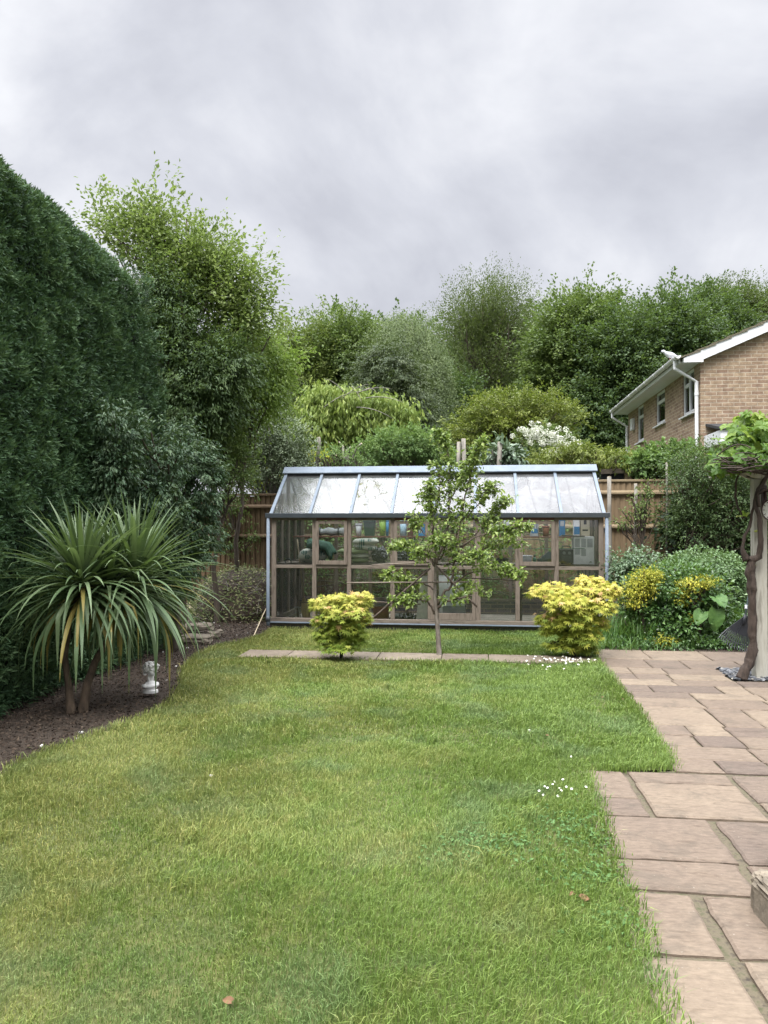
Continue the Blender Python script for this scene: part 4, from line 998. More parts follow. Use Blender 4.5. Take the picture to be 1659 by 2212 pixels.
# roof slopes with tile courses
def slope(s):
    o = MB(); L_ = HW/2 + OV; nC = 14
    for i in range(nC):
        u0 = i/nC; u1 = (i+1)/nC + .02
        def pt(u, h):
            x = RX - s*(L_)*(1-u); z = zEv + .20 + (L_*u)*math.tan(pitch) - OV*math.tan(pitch) + h
            return x, z
        (xa, za), (xb, zb2) = pt(u0, .05), pt(min(u1, 1), .015)
        P = [(xa, YN-.16, za-.03), (xa, YN-.16, za), (xb, YN-.16, zb2), (xb, YN-.16, zb2-.03)]
        o.prism(P, (0, YFAR-YN+.32, 0))
    return o.build('roof', m_tile, hs)
rf = slope(1); slope(-1)
o = MB(); o.tube([(RX, YN-.17, zRd+.17), (RX, YFAR+.17, zRd+.17)], .11, 10); o.build('ridge_tiles', m_tile, rf)
# bargeboard, soffit, fascia
o = MB(); h = .2
for s in (1, -1):
    x0 = RX - s*(HW/2+OV); z0 = zEv + .20 - OV*math.tan(pitch); za = zEv + .20 + (HW/2)*math.tan(pitch)
    xc = RX - s*(HW/2 - .02)
    zc2 = z0 + (OV+.02)*math.tan(pitch)
    o.prism([(xc, YN-.14, zc2+.01), (xc, YN-.14, zc2-h), (RX, YN-.14, za-h), (RX, YN-.14, za+.01)], (0, .025, 0))
    o.prism([(x0+s*.06, YN-.145, z0+.02), (xc, YN-.145, zc2+.008), (xc, YN-.145, zEv-.045), (x0+s*.06, YN-.145, zEv-.045)], (0, .14, 0))
o.build('bargeboard', m_upvc, hs)
o = MB(); o.box(hx-OV+.03, hx-.002, YN, YFAR+.12, zEv-.02, zEv); o.build('soffit', m_upvc, hs)
o = MB(); o.box(hx-OV+.005, hx-OV+.028, YN-.004, YFAR+.13, zEv-.04, zEv+.13); o.build('fascia', m_upvc, hs)
gut = MB(); gx = hx - OV - .055; gz = zEv + .09
prof = [(gx + .06*math.cos(u), gz + .06*math.sin(u)) for u in np.linspace(math.pi, 2*math.pi, 9)] + [(gx + .05*math.cos(u), gz + .012 + .05*math.sin(u)) for u in np.linspace(2*math.pi, math.pi, 9)]
gut.prism([(x, YN-.17, z) for x, z in prof], (0, YFAR-YN+.36, 0)); gt_ = gut.build('gutter', m_gutter, hs)
for i in range(9):
    y = YN - .05 + (YFAR-YN)*i/8; b2 = MB()
    P2 = [(gx + .064*math.cos(u), y, gz + .064*math.sin(u)) for u in np.linspace(math.pi*.97, 2.03*math.pi, 9)]; b2.tube(P2, .008, 5); b2.build('bracket', m_upvc, gt_)
for (y, lb) in ((YN+.10, 0), (YFAR-.02, 1)):
    dp = MB(); dp.tube([(gx, y, gz-.04), (gx, y, zEv-.12), (hx-.05, y, zEv-.40), (hx-.05, y, 0)], .038, 10); dd = dp.build('downpipe', m_upvc, hs, smooth=False)
    for z in (zEv-.65, zEv-2.4, 1.2):
        c_ = MB(); c_.tube([(hx-.05, y, z-.03), (hx-.05, y, z+.03)], .046, 10); c_.build('pipe_clip', m_upvc, dd)
a = PX(*z5(433, 1195), hx-.06)
o = MB(); o.box(hx-.09, hx-.001, a.y-.14, a.y+.14, a.z-.17, a.z+.17); o.build('alarm_box', m_upvc, hs, bevel=.015)
# flat-roofed garage against the gable: dark roof edge, white fascia
zg = PY(1520, 948, 15.2).z
o = MB(); o.box(hx+.12, hx+5, 15.2, YN-.002, 0, zg-.10); o.build('garage_wall', m_brick, hs)
o = MB(); o.box(hx+.06, hx+5.05, 15.14, YN-.003, zg-.098, zg+.16); o.build('garage_fascia', m_upvc, hs)
o = MB(); o.prism([(hx+.03, 15.1, zg+.165), (hx+5.1, 15.1, zg+.165), (hx+5.1, YN-.004, zg+.36), (hx+.09, YN-.004, zg+.36)], (0, 0, .05)); o.build('garage_roof', pmat('black_felt_roof', (.015, .015, .017), (.035, .035, .037), 12, .9), hs)

# white bird on the gutter
a = PX(*z5(780, 563), gx); b0 = Vector((gx-.0, a.y, gz+.062))
t = thing('white_dove', b0, 'white dove perched on the house gutter', 'bird')
o = MB(); o.tube([b0 + Vector((y*1.0, y*.25, z)) for y, z, r in [(.20, .045, .005), (.17, .05, .020), (.12, .058, .028), (.06, .072, .050), (-.01, .085, .062), (-.07, .10, .052), (-.105, .122, .036), (-.13, .145, .031), (-.155, .155, .033), (-.178, .152, .026), (-.193, .146, .008)]],
       [.005, .020, .028, .050, .062, .052, .036, .031, .033, .026, .008], 12); o.build('body', m_white, t, smooth=True)
o = MB()
for s in (-1, 1): o.tube([b0 + Vector((-.01, s*.02, .05)), b0 + Vector((-.012, s*.022, .0))], .005, 5)
o.build('legs', pmat('pink_leg', (.3, .1, .08), (.35, .12, .1), 5), t)
o = MB(); o.tube([b0 + Vector((-.188, -.047, .146)), b0 + Vector((-.213, -.053, .137))], [.008, .002], 5); o.build('beak', m_black, t)

# ================================================================== TALL CONIFER HEDGE
rng = np.random.default_rng(5)
m_hedge = leafmat('cypress_spray', [(.020, .044, .020), (.034, .074, .032), (.055, .110, .047), (.10, .165, .072)], trans=.12, rough=.6)
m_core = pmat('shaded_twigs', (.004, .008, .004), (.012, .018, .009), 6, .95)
hb = G(0, 1535); hX = hb.x; hY0, hY1 = 1.5, 10.1; hW = 2.4
hZ = PX(0, 352, hX - .15).z + .14
def hz_top(y): return hZ + .02*math.sin(y*4.1)
hd = thing('conifer_hedge', (hX, (hY0+hY1)/2, 0), 'very tall clipped dark green conifer hedge along the left side', 'hedge')
def hsurf(u, v):
    """u along Y 0..1; v: 0 bottom of garden face .. .62 top .. 1 over; returns point, normal"""
    y = hY0 + (hY1-hY0)*u
    zt = hz_top(y) - .22*max(0, (u-.6)*2.5)**2
    r = .38
    Lf = zt - r; La = r*math.pi/2; Lt = 1.2; tot = Lf + La + Lt; s = v*tot
    if s < Lf: p = Vector((hX, y, s)); n_ = Vector((1, 0, 0))
    elif s < Lf + La:
        a_ = (s-Lf)/r; p = Vector((hX - r + r*math.cos(a_), y, zt - r + r*math.sin(a_))); n_ = Vector((math.cos(a_), 0, math.sin(a_)))
    else: p = Vector((hX - r - (s-Lf-La), y, zt)); n_ = Vector((0, 0, 1))
    lean = .16*(p.z/zt)**2; p.x -= lean*1.2
    p.y -= 1.15*(p.z/hZ)**2.6*max(0, (u-.5)/.5)
    p += n_*(noise.noise(Vector((p.y*.9, p.z*1.2, 1)))*.05 + noise.noise(Vector((p.y*3.6, p.z*4.2, 4)))*.05)
    return p, n_
o = MB(); nu, nv = 60, 50; V = []
for i in range(nu):
    for j in range(nv):
        p, n_ = hsurf(i/(nu-1), j/(nv-1)); V.append(p - n_*.10)
Fh = [(i*nv+j, (i+1)*nv+j, (i+1)*nv+j+1, i*nv+j+1) for i in range(nu-1) for j in range(nv-1)]
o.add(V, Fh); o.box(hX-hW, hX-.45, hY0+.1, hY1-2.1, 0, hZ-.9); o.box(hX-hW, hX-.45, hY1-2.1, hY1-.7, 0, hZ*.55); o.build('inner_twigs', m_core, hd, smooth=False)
n = 34000; Pl = []; Nl = []
for i in range(n):
    if i % 7 == 0:                                        # far end face, gently rounded
        z = random.uniform(0, hZ); x = random.uniform(0, 1); xx = hX - x*hW
        zt = hZ - .35*max(0, 1 - x*3)**2
        yb = hY1 + .15*math.sin(x*3) - 1.15*(z/hZ)**2.6
        if z > zt: continue
        Pl.append((xx, yb, z)); Nl.append((.35 - x*.6, 1, .1))
    else:
        u = 1 - random.random()**.8 if random.random() < .5 else random.random(); v = random.random()
        p, n_ = hsurf(.32 + .68*u if random.random() < .93 else u, v); Pl.append(p); Nl.append(n_)
C = np.array(Pl); Nn = unit(np.array(Nl)); m = len(C); per = 12
edge_ = np.array([.45*noise.noise(Vector((p[1]*2.5, p[2]*3.5, p[0]*3))) + .75*noise.noise(Vector((p[1]*7, p[2]*11, p[0]*7))) for p in C])
C = C + Nn*(edge_[:, None]*.05)
axis = unit(Nn*.55 + rng.normal(size=(m, 3))*.45 + np.array([.1, -.12, .32]))
C2 = np.repeat(C, per, 0); A2 = np.repeat(axis, per, 0); N2 = np.repeat(Nn, per, 0)
t_ = rng.uniform(0, 1, m*per)[:, None]; side = unit(np.cross(A2, N2))*rng.normal(size=(m*per, 1))
P = C2 + A2*t_*.10 + side*.022 - N2*.03
D = unit(A2*1.0 + side*.55 + rng.normal(size=(m*per, 3))*.25); N = unit(N2 + rng.normal(size=(m*per, 3))*.5)
V, F, q = quads(P, D, N, rng.uniform(.03, .07, m*per), rng.uniform(.010, .018, m*per))
tone = np.repeat(.5 + .9*edge_ + rng.normal(size=m)*.16, per) + rng.normal(size=m*per)*.10
nmesh('foliage', V, F, m_hedge, hd, rnd=np.repeat(tone.clip(0, 1), q))

# ================================================================== WOOD AND GARDEN TREES BEHIND
m_bark = pmat('brown_bark', (.035, .026, .02), (.10, .08, .06), 14, .95, (1, 1, .3), .8)
m_barkg = pmat('grey_bark', (.10, .095, .08), (.24, .22, .19), 16, .9, (1, 1, .3), .6)
def lm(name, a, b_, c, tr=.3, rough=.5): return leafmat(name, [a, b_, c], tr, rough)
M = dict(
    mid=lm('mid_green_leaf', (0.047, 0.079, 0.026), (0.093, 0.138, 0.040), (0.161, 0.204, 0.064)),
    oak=lm('yellow_green_leaf', (0.059, 0.088, 0.026), (0.119, 0.155, 0.040), (0.203, 0.235, 0.067)),
    dark=lm('dark_beech_leaf', (0.025, 0.049, 0.020), (0.050, 0.087, 0.030), (0.094, 0.137, 0.047)),
    deep=lm('deep_shade_leaf', (0.013, 0.028, 0.018), (0.025, 0.049, 0.024), (0.045, 0.076, 0.034)),
    con=lm('brown_green_needle', (0.025, 0.043, 0.018), (0.050, 0.073, 0.027), (0.088, 0.112, 0.043), .15),
    birch=lm('birch_leaf', (0.071, 0.105, 0.045), (0.122, 0.165, 0.068), (0.187, 0.231, 0.101)),
    airy=lm('sparse_olive_leaf', (0.041, 0.059, 0.023), (0.071, 0.096, 0.033), (0.119, 0.147, 0.056)),
    olive=lm('olive_maple_leaf', (0.069, 0.094, 0.018), (0.125, 0.156, 0.027), (0.206, 0.231, 0.048)),
    cherry=lm('bright_cherry_leaf', (0.094, 0.142, 0.032), (0.164, 0.224, 0.049), (0.258, 0.308, 0.076), .35),
    fresh=lm('fresh_green_leaf', (0.062, 0.119, 0.041), (0.119, 0.194, 0.061), (0.200, 0.280, 0.101), .35),
    grey=lm('grey_green_leaf', (0.062, 0.090, 0.048), (0.119, 0.156, 0.088), (0.213, 0.250, 0.163), .2),
    gloss=leafmat('glossy_laurel_leaf', [(.018, .045, .020), (.045, .085, .040), (.10, .145, .075)], .15, .5, .3),
    gold=lm('golden_leaf', (0.200, 0.225, 0.019), (0.338, 0.350, 0.025), (0.500, 0.475, 0.050), .35),
    lime=lm('young_lime_leaf', (0.094, 0.156, 0.027), (0.169, 0.250, 0.050), (0.263, 0.350, 0.094), .4))
def tree(name, label, cat, base, H, r0, ells, n, per, rc, L, W, mat, seed, group=None, nl=30, bark=m_bark, leaf=True, split=None, top=None, **kw):
    rg = np.random.default_rng(seed)
    t = thing(name, base, label, cat, group)
    V, F, rnd, C = foliage(ells, n, per, rc, L, W, rg, **kw)
    o = MB(); b_ = Vector(base); tp = Vector(top) if top is not None else Vector((b_.x, b_.y, H))
    limbs(o, b_, tp, C, rg, nl, r0)
    o.build('trunk', bark, t, smooth=True)
    nmesh('crown', V, F, mat, t, rnd=rnd)
    return t
GT = 'trees of the wood behind the garden'
def gb(px, Y): p = PY(px, 1132, Y); return (p.x, Y, -.08)
def wood(label, px, Y, ells, n, mat, seed, name='woodland_tree', L=.20, W=.11, per=26, rc=.55, r0=.22, nl=26, **kw):
    E = [ell(*e, Y) if len(e) == 4 else ell(*e[:4], Y + e[4]) for e in ells]
    E = [(c_ - np.array([0, 0, 22*Y/F_T]), r_) for c_, r_ in E]
    L *= .66; W *= .66; kw.setdefault('spray', 1.9); n = int(n*.95); per = int(per*1.9); kw.setdefault('shell', .6); kw.setdefault('rough', .36); kw.setdefault('fr', 3.0)
    H = max(e[0][2] + e[1][2]*.6 for e in E)
    return tree(name, label, 'tree', gb(px, Y), H, r0, E, n, per, rc, L, W, mat, seed, GT, nl=nl, **kw)
wood('yellow-green broadleaf tree at the left of the wood', 650, 33, [(650, 800, 62, 95), (640, 900, 70, 90), (600, 850, 40, 70)], 1870, M['oak'], 21, L=.17, W=.10)
wood('rounded mid green tree between the yellow-green tree and the birch', 730, 34, [(735, 765, 75, 85), (760, 740, 55, 62), (720, 850, 85, 100), (700, 950, 85, 60)], 2550, M['mid'], 22, L=.17, W=.10)
wood('brownish green conifer with drooping boughs in front of the birch', 845, 27, [(835, 770, 30, 50), (840, 820, 48, 60), (850, 880, 68, 62), (862, 945, 80, 52)], 2550, M['con'], 23, 'conifer_tree', L=.15, W=.05, rc=.5, per=34, droop=1.0, flat=.32, outw=1.0, shell=.5, lift=-.35)
wood('pale green weeping birch beside the conifer', 890, 31, [(868, 700, 48, 52), (905, 745, 44, 92), (935, 800, 33, 95), (930, 870, 28, 70), (850, 760, 40, 60)], 2890, M['birch'], 24, 'birch_tree', L=.085, W=.06, rc=.42, per=36, flat=1.0, droop=1.6, outw=.25, bark=m_barkg, r0=.14, spray=2.6, lift=-1.3)
wood('tall airy tree with sparse leaves and visible upright branches', 1045, 36, [(1050, 720, 98, 100), (1010, 690, 58, 78), (1100, 690, 60, 75), (1060, 640, 42, 42), (1050, 810, 85, 70)], 2125, M['airy'], 25, L=.12, W=.06, rc=.55, per=20, nl=150, shell=.75, flat=1.5, droop=-.5, r0=.3, rough=.34)
wood('large fresh green tree right of the airy tree', 1250, 31, [(1255, 735, 80, 88), (1290, 698, 46, 46), (1215, 780, 52, 90), (1270, 820, 85, 90), (1195, 830, 45, 70)], 3060, M['mid'], 26, L=.19, W=.11, rough=.34)
wood('dark green beech tree behind the acer', 1340, 29, [(1345, 760, 60, 80), (1330, 860, 72, 90), (1300, 940, 70, 70)], 2210, M['dark'], 27, L=.17, W=.10, flat=.35)
wood('dark tree with layered boughs left of the house roof', 1430, 30, [(1440, 720, 58, 66), (1420, 800, 72, 80), (1395, 880, 60, 90), (1480, 760, 60, 60)], 2890, M['dark'], 28, L=.17, W=.10, flat=.3)
wood('tall dark tree rising behind the house roof', 1510, 34, [(1520, 690, 60, 60), (1500, 760, 70, 80), (1570, 730, 60, 70)], 1870, M['dark'], 29, L=.18, W=.10)
wood('olive green twiggy tree at the right edge above the roof', 1600, 38, [(1590, 670, 62, 48), (1640, 670, 40, 45), (1560, 650, 40, 30), (1620, 730, 80, 60)], 1700, M['airy'], 30, L=.15, W=.08, nl=90, shell=.7, rough=.35)
wood('dark shaded tree low between the airy tree and the fresh green tree', 1130, 40, [(1130, 850, 110, 110), (1010, 870, 70, 90), (1160, 760, 50, 80)], 2890, M['dark'], 31, L=.2, W=.12)
wood('dark bushy tree beneath the airy tree beside the birch', 985, 33, [(985, 880, 52, 62), (1000, 950, 60, 50)], 1275, M['dark'], 32, L=.16, W=.1)
# the far wood behind them, one mass
E = [ell(x, y, rx, ry, 46, 2) for x, y, rx, ry in [(640, 870, 110, 130), (760, 840, 110, 120), (900, 830, 110, 120), (1000, 840, 100, 120), (1160, 820, 110, 140), (1320, 800, 110, 130), (1460, 790, 110, 130), (1600, 790, 110, 110), (520, 930, 90, 120)]]
rg = np.random.default_rng(40); V, F, rnd, C = foliage(E, 4600, 34, .8, .22, .14, rg, shell=.7, rough=.3, fr=3, spray=1.6)
tag(nmesh('far_wood', V, F, M['dark'], rnd=rnd), 'dense dark green wood filling the gaps behind the nearer trees', 'wood', kind='stuff')

# garden trees and shrubs beyond the fence
def shrub(name, label, cat, px, Y, ells, n, per, rc, L, W, mat, seed, r0=.05, nl=25, **kw):
    E = [ell(*e, Y) if len(e) == 4 else ell(*e[:4], Y + e[4]) for e in ells]
    H = max(e[0][2] + e[1][2]*.4 for e in E)
    return tree(name, label, cat, gb(px, Y), H, r0, E, n, per, rc, L, W, mat, seed, nl=nl, **kw)
shrub('weeping_cherry', 'weeping cherry with large drooping bright green leaves and bare grey twigs', 'tree', 775, 19, [(700, 862, 34, 40), (740, 872, 60, 38), (810, 880, 52, 34), (865, 895, 33, 30), (700, 930, 55, 40), (770, 925, 60, 34), (672, 905, 30, 60), (840, 925, 40, 30)],
      620, 18, .24, .15, .055, M['cherry'], 50, .11, 60, bark=m_barkg, kind='leaf', droop=1.9, outw=.3, shell=.35, nup=.2)
o = MB(); rg = np.random.default_rng(3)
cb = PY(775, 900, 18.6)
for (a_, b_) in [((740, 860), (800, 830)), ((770, 850), (845, 840)), ((700, 880), (775, 845)), ((790, 860), (872, 870)), ((745, 850), (700, 818)), ((770, 880), (850, 905)), ((790, 842), (815, 850)), ((760, 835), (782, 872))]:
    o.tube(bez(PY(*a_, 18.3), PY(*b_, 18.1), (0, 0, .15), 7), [.014, .013, .012, .010, .008, .006, .004], 5)
ch = [x for x in COL.objects if x.name.startswith('weeping_cherry')][0]; o.build('bare_twigs', m_barkg, ch, smooth=True)
shrub('olive_acer', 'spreading olive green acer with layered fine foliage', 'tree', 1130, 22, [(1055, 890, 42, 30), (1110, 885, 52, 32), (1170, 905, 52, 30), (1222, 905, 36, 18), (1040, 930, 60, 34), (1110, 940, 70, 40), (1010, 945, 40, 30), (1185, 880, 30, 28)],
      1000, 26, .27, .075, .04, M['olive'], 51, .1, 60, flat=.28, shell=.4, droop=.2, spray=1.6, lift=.2)
shrub('fresh_green_shrub', 'bright green bushy shrub above the greenhouse ridge', 'shrub', 870, 16.6, [(850, 970, 48, 32), (905, 965, 42, 34), (940, 985, 30, 28), (800, 985, 30, 24)], 520, 22, .16, .06, .035, M['fresh'], 52, .04, 30, kind='leaf', spray=1.6)
shrub('cotoneaster', 'grey-green arching cotoneaster spilling over the left fence', 'shrub', 590, 15.6, [(580, 960, 62, 55), (620, 965, 40, 50), (545, 930, 60, 55), (600, 1010, 60, 35), (520, 1010, 48, 50), (640, 1000, 22, 28)], 1100, 24, .24, .045, .028, M['grey'], 53, .06, 60, bark=m_barkg, rough=.35, shell=.55, spray=1.8)
shrub('golden_shrub', 'golden yellow shrub showing under the cotoneaster branches', 'shrub', 590, 16.9, [(585, 1040, 36, 26), (690, 990, 20, 16), (560, 1020, 30, 22)], 260, 22, .15, .05, .03, M['gold'], 54, .03, 12)
shrub('lopped_hedge', 'leafy regrowth and twigs around the pollarded trunk', 'shrub', 740, 16.05, [(700, 992, 34, 18), (760, 998, 30, 14), (735, 985, 26, 12)], 120, 10, .14, .055, .03, M['fresh'], 154, .02, 60, kind='leaf', spray=1.6)
shrub('brown_conifer', 'dull brown-green conifer behind the cotoneaster', 'conifer', 600, 21, [(590, 860, 48, 60), (620, 920, 40, 60), (560, 930, 60, 60)], 620, 26, .28, .07, .035, M['con'], 55, .07, 20)
shrub('big_leaf_rhododendron', 'rhododendron with broad grey-green leaves above the ridge', 'shrub', 1080, 16.3, [(1075, 975, 30, 26), (1105, 985, 26, 20), (1050, 985, 20, 18)], 60, 9, .14, .17, .075, leafmat('rhododendron_leaf', [(.05, .085, .05), (.10, .15, .09), (.2, .26, .18)], .15, .4, .5), 56, .035, 22, kind='leaf', bark=m_barkg)
# viburnum with white snowball heads
vb = shrub('snowball_viburnum', 'viburnum covered in round white flower heads', 'shrub', 1185, 18.2, [(1165, 950, 42, 26), (1200, 965, 38, 30), (1230, 975, 32, 26), (1190, 990, 60, 20)], 300, 20, .16, .06, .04, M['mid'], 57, .04, 24, kind='leaf', spray=1.4)
rg = np.random.default_rng(58); m_blossom = leafmat('cream_blossom', [(.45, .46, .38), (.62, .63, .55), (.74, .75, .68)], .2, .8)
for k in range(95):
    e = [(1150, 932, 30, 14), (1165, 940, 40, 22), (1205, 950, 36, 20), (1228, 968, 26, 20), (1195, 978, 50, 16)][rg.integers(5)]
    u = rg.normal(size=2)*.55; p = np.array(PY(e[0]+u[0]*e[2], e[1]+u[1]*e[3], 17.35 + rg.uniform(0, .3)))
    nf = 46; d = unit(rg.normal(size=(nf, 3))); r_ = rg.uniform(.045, .078)
    Vb, Fb, q = quads(p + d*r_ - unit(np.cross(d, rg.normal(size=(nf, 3))))*.012, unit(np.cross(d, rg.normal(size=(nf, 3)))), d, .028, .026)
    nmesh('blossom', Vb, Fb, m_blossom, vb, rnd=rg.uniform(size=nf*q))
# low hedge of fresh leaves along the trellis top
shrub('wisteria', 'young wisteria leaves trained along the rail right of the greenhouse ridge', 'climber', 1300, YH+.25, [(1185, 992, 36, 14), (1250, 988, 50, 15), (1320, 996, 50, 12), (1380, 998, 36, 12)], 420, 16, .13, .075, .026, M['olive'], 59, .03, 24, kind='leaf', droop=1.0, flat=.6, spray=1.5)
shrub('grape_vine_shoots', 'fresh green vine shoots on the rail below the brick house', 'climber', 1440, YH-.1, [(1420, 1000, 40, 18), (1470, 990, 38, 16), (1380, 1008, 20, 12)], 230, 12, .13, .085, .06, M['fresh'], 60, .03, 16, kind='leaf', spray=1.8)
shrub('tangled_climber', 'large tangled grey-green climber covering the right fence', 'climber', 1480, 13.3, [(1505, 1030, 56, 40), (1545, 1030, 60, 50), (1600, 1060, 60, 60), (1525, 1090, 50, 50), (1570, 1120, 70, 60), (1490, 1120, 30, 46), (1640, 1120, 40, 90), (1500, 1155, 50, 26)], 1550, 24, .19, .040, .020, leafmat('small_dull_leaf', [(.022, .042, .016), (.050, .085, .028), (.10, .14, .055)], .25), 61, .05, 110, bark=m_bark, shell=.5, rough=.3, spray=1.8)
shrub('dark_shrub', 'dark shaded shrub behind the tangled climber', 'shrub', 1600, 14.0, [(1600, 1120, 90, 100), (1520, 1130, 80, 70)], 900, 22, .3, .08, .05, M['deep'], 62, .04, 12)
shrub('rambling_rose', 'thin rambling rose with scattered leaves against the pale fence', 'shrub', 1385, 13.6, [(1385, 1100, 32, 46), (1350, 1130, 26, 30), (1400, 1060, 22, 30)], 62, 11, .10, .05, .03, M['mid'], 63, .012, 42, kind='leaf', shell=.9)
# dark growth between the greenhouse and the fence
shrub('bramble_thicket', 'dark bramble thicket seen through the greenhouse glass', 'shrub', 900, GYb+.8, [(680, 1170, 70, 90), (800, 1165, 80, 85), (930, 1165, 80, 90), (1060, 1165, 80, 90), (1190, 1170, 80, 85), (640, 1270, 70, 60), (800, 1270, 90, 60), (980, 1270, 90, 60), (1180, 1270, 90, 60), (1280, 1250, 30, 70)], 520, 16, .2, .065, .035, M['fresh'], 64, .03, 60, kind='leaf')
# pruned trunks and poles above the ridge
def stump(name, label, pts, Y, r, cat='trunk', group=None, mat=m_barkg):
    P = [PY(x, y, Y) for x, y in pts]; t = thing(name, (P[0].x, Y, 0), label, cat, group)
    base = Vector((P[0].x, Y, 0)); o = MB(); o.tube([base] + P, [r*1.15] + [r]*len(P), 8); ob = o.build('stem', mat, t, smooth=True)
    d = (P[-1]-P[-2]).normalized(); o = MB(); o.tube([P[-1], P[-1]+d*.006], r*.93, 8); o.build('cut_face', m_cut, t); return t
m_cut = pmat('pale_cut_wood', (.42, .34, .22), (.55, .47, .34), 20, .9)
for i, (pts, r, lb) in enumerate([([(662, 1015), (660, 985)], .05, 'bare lopped stem at the left end of the ridge'), ([(683, 1015), (690, 960), (688, 945)], .04, 'slender lopped stem left of the pollarded trunk'),
        ([(1003, 1010), (1001, 948)], .045, 'tallest lopped stem standing above the greenhouse ridge'), ([(990, 1010), (991, 955)], .04, 'lopped stem just left of the tallest one'),
        ([(1078, 1010), (1080, 955)], .05, 'short lopped stem beside the broad-leaved rhododendron')]):
    stump('tree_stump', lb, pts, 16.0, r, 'stump', 'lopped stems above the greenhouse')
# pollarded trunk with five cut limbs
Y = 16.2; p0 = PY(745, 1005, Y); t = thing('pollarded_trunk', (p0.x, Y, 0), 'pollarded trunk with short pale-cut limbs above the ridge', 'trunk')
o = MB(); o.tube([(p0.x, Y, 0), p0, PY(745, 985, Y)], [.13, .12, .10], 9); o.build('bole', m_barkg, t, smooth=True)
for (x, y) in ((716, 968), (733, 955), (757, 966), (781, 958), (726, 984)):
    e = PY(x, y, Y-.1 + random.uniform(-.3, .3)); s = PY(745 + random.uniform(-4, 4), 998, Y); o = MB(); o.tube([s, s.lerp(e, .35) + Vector((random.uniform(-.06, .06), 0, -.05)), s.lerp(e, .7) + Vector((random.uniform(-.05, .05), 0, .03)), e], [.035, .026, .022, .018], 7); L_ = o.build('limb', m_barkg, t, smooth=True)
    d = (e-s).normalized(); o = MB(); o.tube([e, e+d*.005], .019, 8); o.build('cut_face', m_cut, L_)
for i, (pts, r, lb) in enumerate([([(1318, 1200), (1316, 1100), (1316, 1030)], .035, 'cut bare stem against the pale fence beside the greenhouse'), ([(1370, 1200), (1374, 1100), (1373, 1045)], .028, 'thin cut stem in the middle of the pale fence'),
        ([(1440, 1180), (1441, 1060), (1440, 1000)], .02, 'thin upright stem rising above the pale fence')]):
    stump('bare_stem', lb, pts, YG-.35, r, 'stem', 'bare stems against the pale fence')

# ------------------------------------------------------------------ tree and shrubs by the hedge
shrub('dark_yew', 'dark needled conifer growing between hedge and pale shoots', 'conifer', 385, 11.6, [(350, 640, 36, 50), (370, 720, 56, 50), (385, 800, 62, 56), (440, 850, 60, 44), (395, 880, 60, 50), (490, 790, 42, 30)], 2600, 34, .26, .060, .022, M['dark'], 70, .11, 45, droop=.7, flat=.35, shell=.8, rough=.3, spray=2.0, lift=.1)
shrub('cherry_tree', 'light green leafed tree rising above the tall hedge', 'tree', 400, 12.1,
      [(330, 550, 66, 52), (265, 510, 40, 28), (330, 492, 32, 40), (430, 580, 66, 56), (490, 640, 58, 60), (545, 690, 36, 50), (410, 640, 60, 46), (505, 740, 56, 40), (205, 500, 16, 24), (560, 620, 14, 20)],
      1250, 15, .22, .080, .040, lm('pale_spring_leaf', (.075, .115, .032), (.145, .195, .055), (.25, .30, .11), .4), 71, .06, 60, kind='leaf', bark=m_bark, shell=.6, rough=.4, flat=1.3, droop=.2, fr=2.6, spray=2.8, lift=1.1)
shrub('trailing_branches', 'leafy lower branches hanging between the yew and cotoneaster', 'shrub', 520, 13.2, [(520, 800, 58, 50), (560, 850, 50, 60), (480, 900, 60, 60), (540, 770, 50, 50), (590, 800, 34, 40)], 1200, 16, .28, .075, .038, M['lime'], 72, .05, 50, kind='leaf', shell=.7, rough=.3, droop=.7, spray=1.8)
shrub('holly_bush', 'shaggy green bush behind the glossy shrub', 'shrub', 470, 12.2, [(470, 960, 60, 60), (500, 1020, 42, 60), (440, 930, 50, 50)], 600, 18, .2, .05, .03, M['mid'], 73, .05, 30, kind='leaf', spray=1.6)
shrub('glossy_shrub', 'big glossy narrow-leaved shrub at the end of the hedge', 'shrub', 380, 9.6,
      [(385, 985, 66, 70), (340, 1010, 60, 80, -.9), (430, 1050, 48, 78), (410, 1140, 56, 80), (320, 1110, 60, 80, -1.1), (270, 950, 46, 46, -1.5), (360, 1220, 70, 80, -.5), (225, 905, 28, 34, -1.9), (240, 1020, 46, 60, -1.7), (225, 1110, 40, 50, -1.7)],
      1700, 17, .13, .064, .024, M['gloss'], 74, .06, 60, kind='leaf', droop=.9, shell=.35, spray=1.3)
# ivy hanging on the left fence
shrub('fence_ivy', 'trailing leafy strands hanging over the brown fence', 'climber', 510, YF-.16, [(500, 1085, 30, 22), (520, 1105, 16, 26), (540, 1160, 14, 34), (505, 1170, 20, 28), (478, 1130, 20, 50)], 110, 14, .10, .045, .028, M['mid'], 75, .015, 14, kind='leaf', droop=1.0)

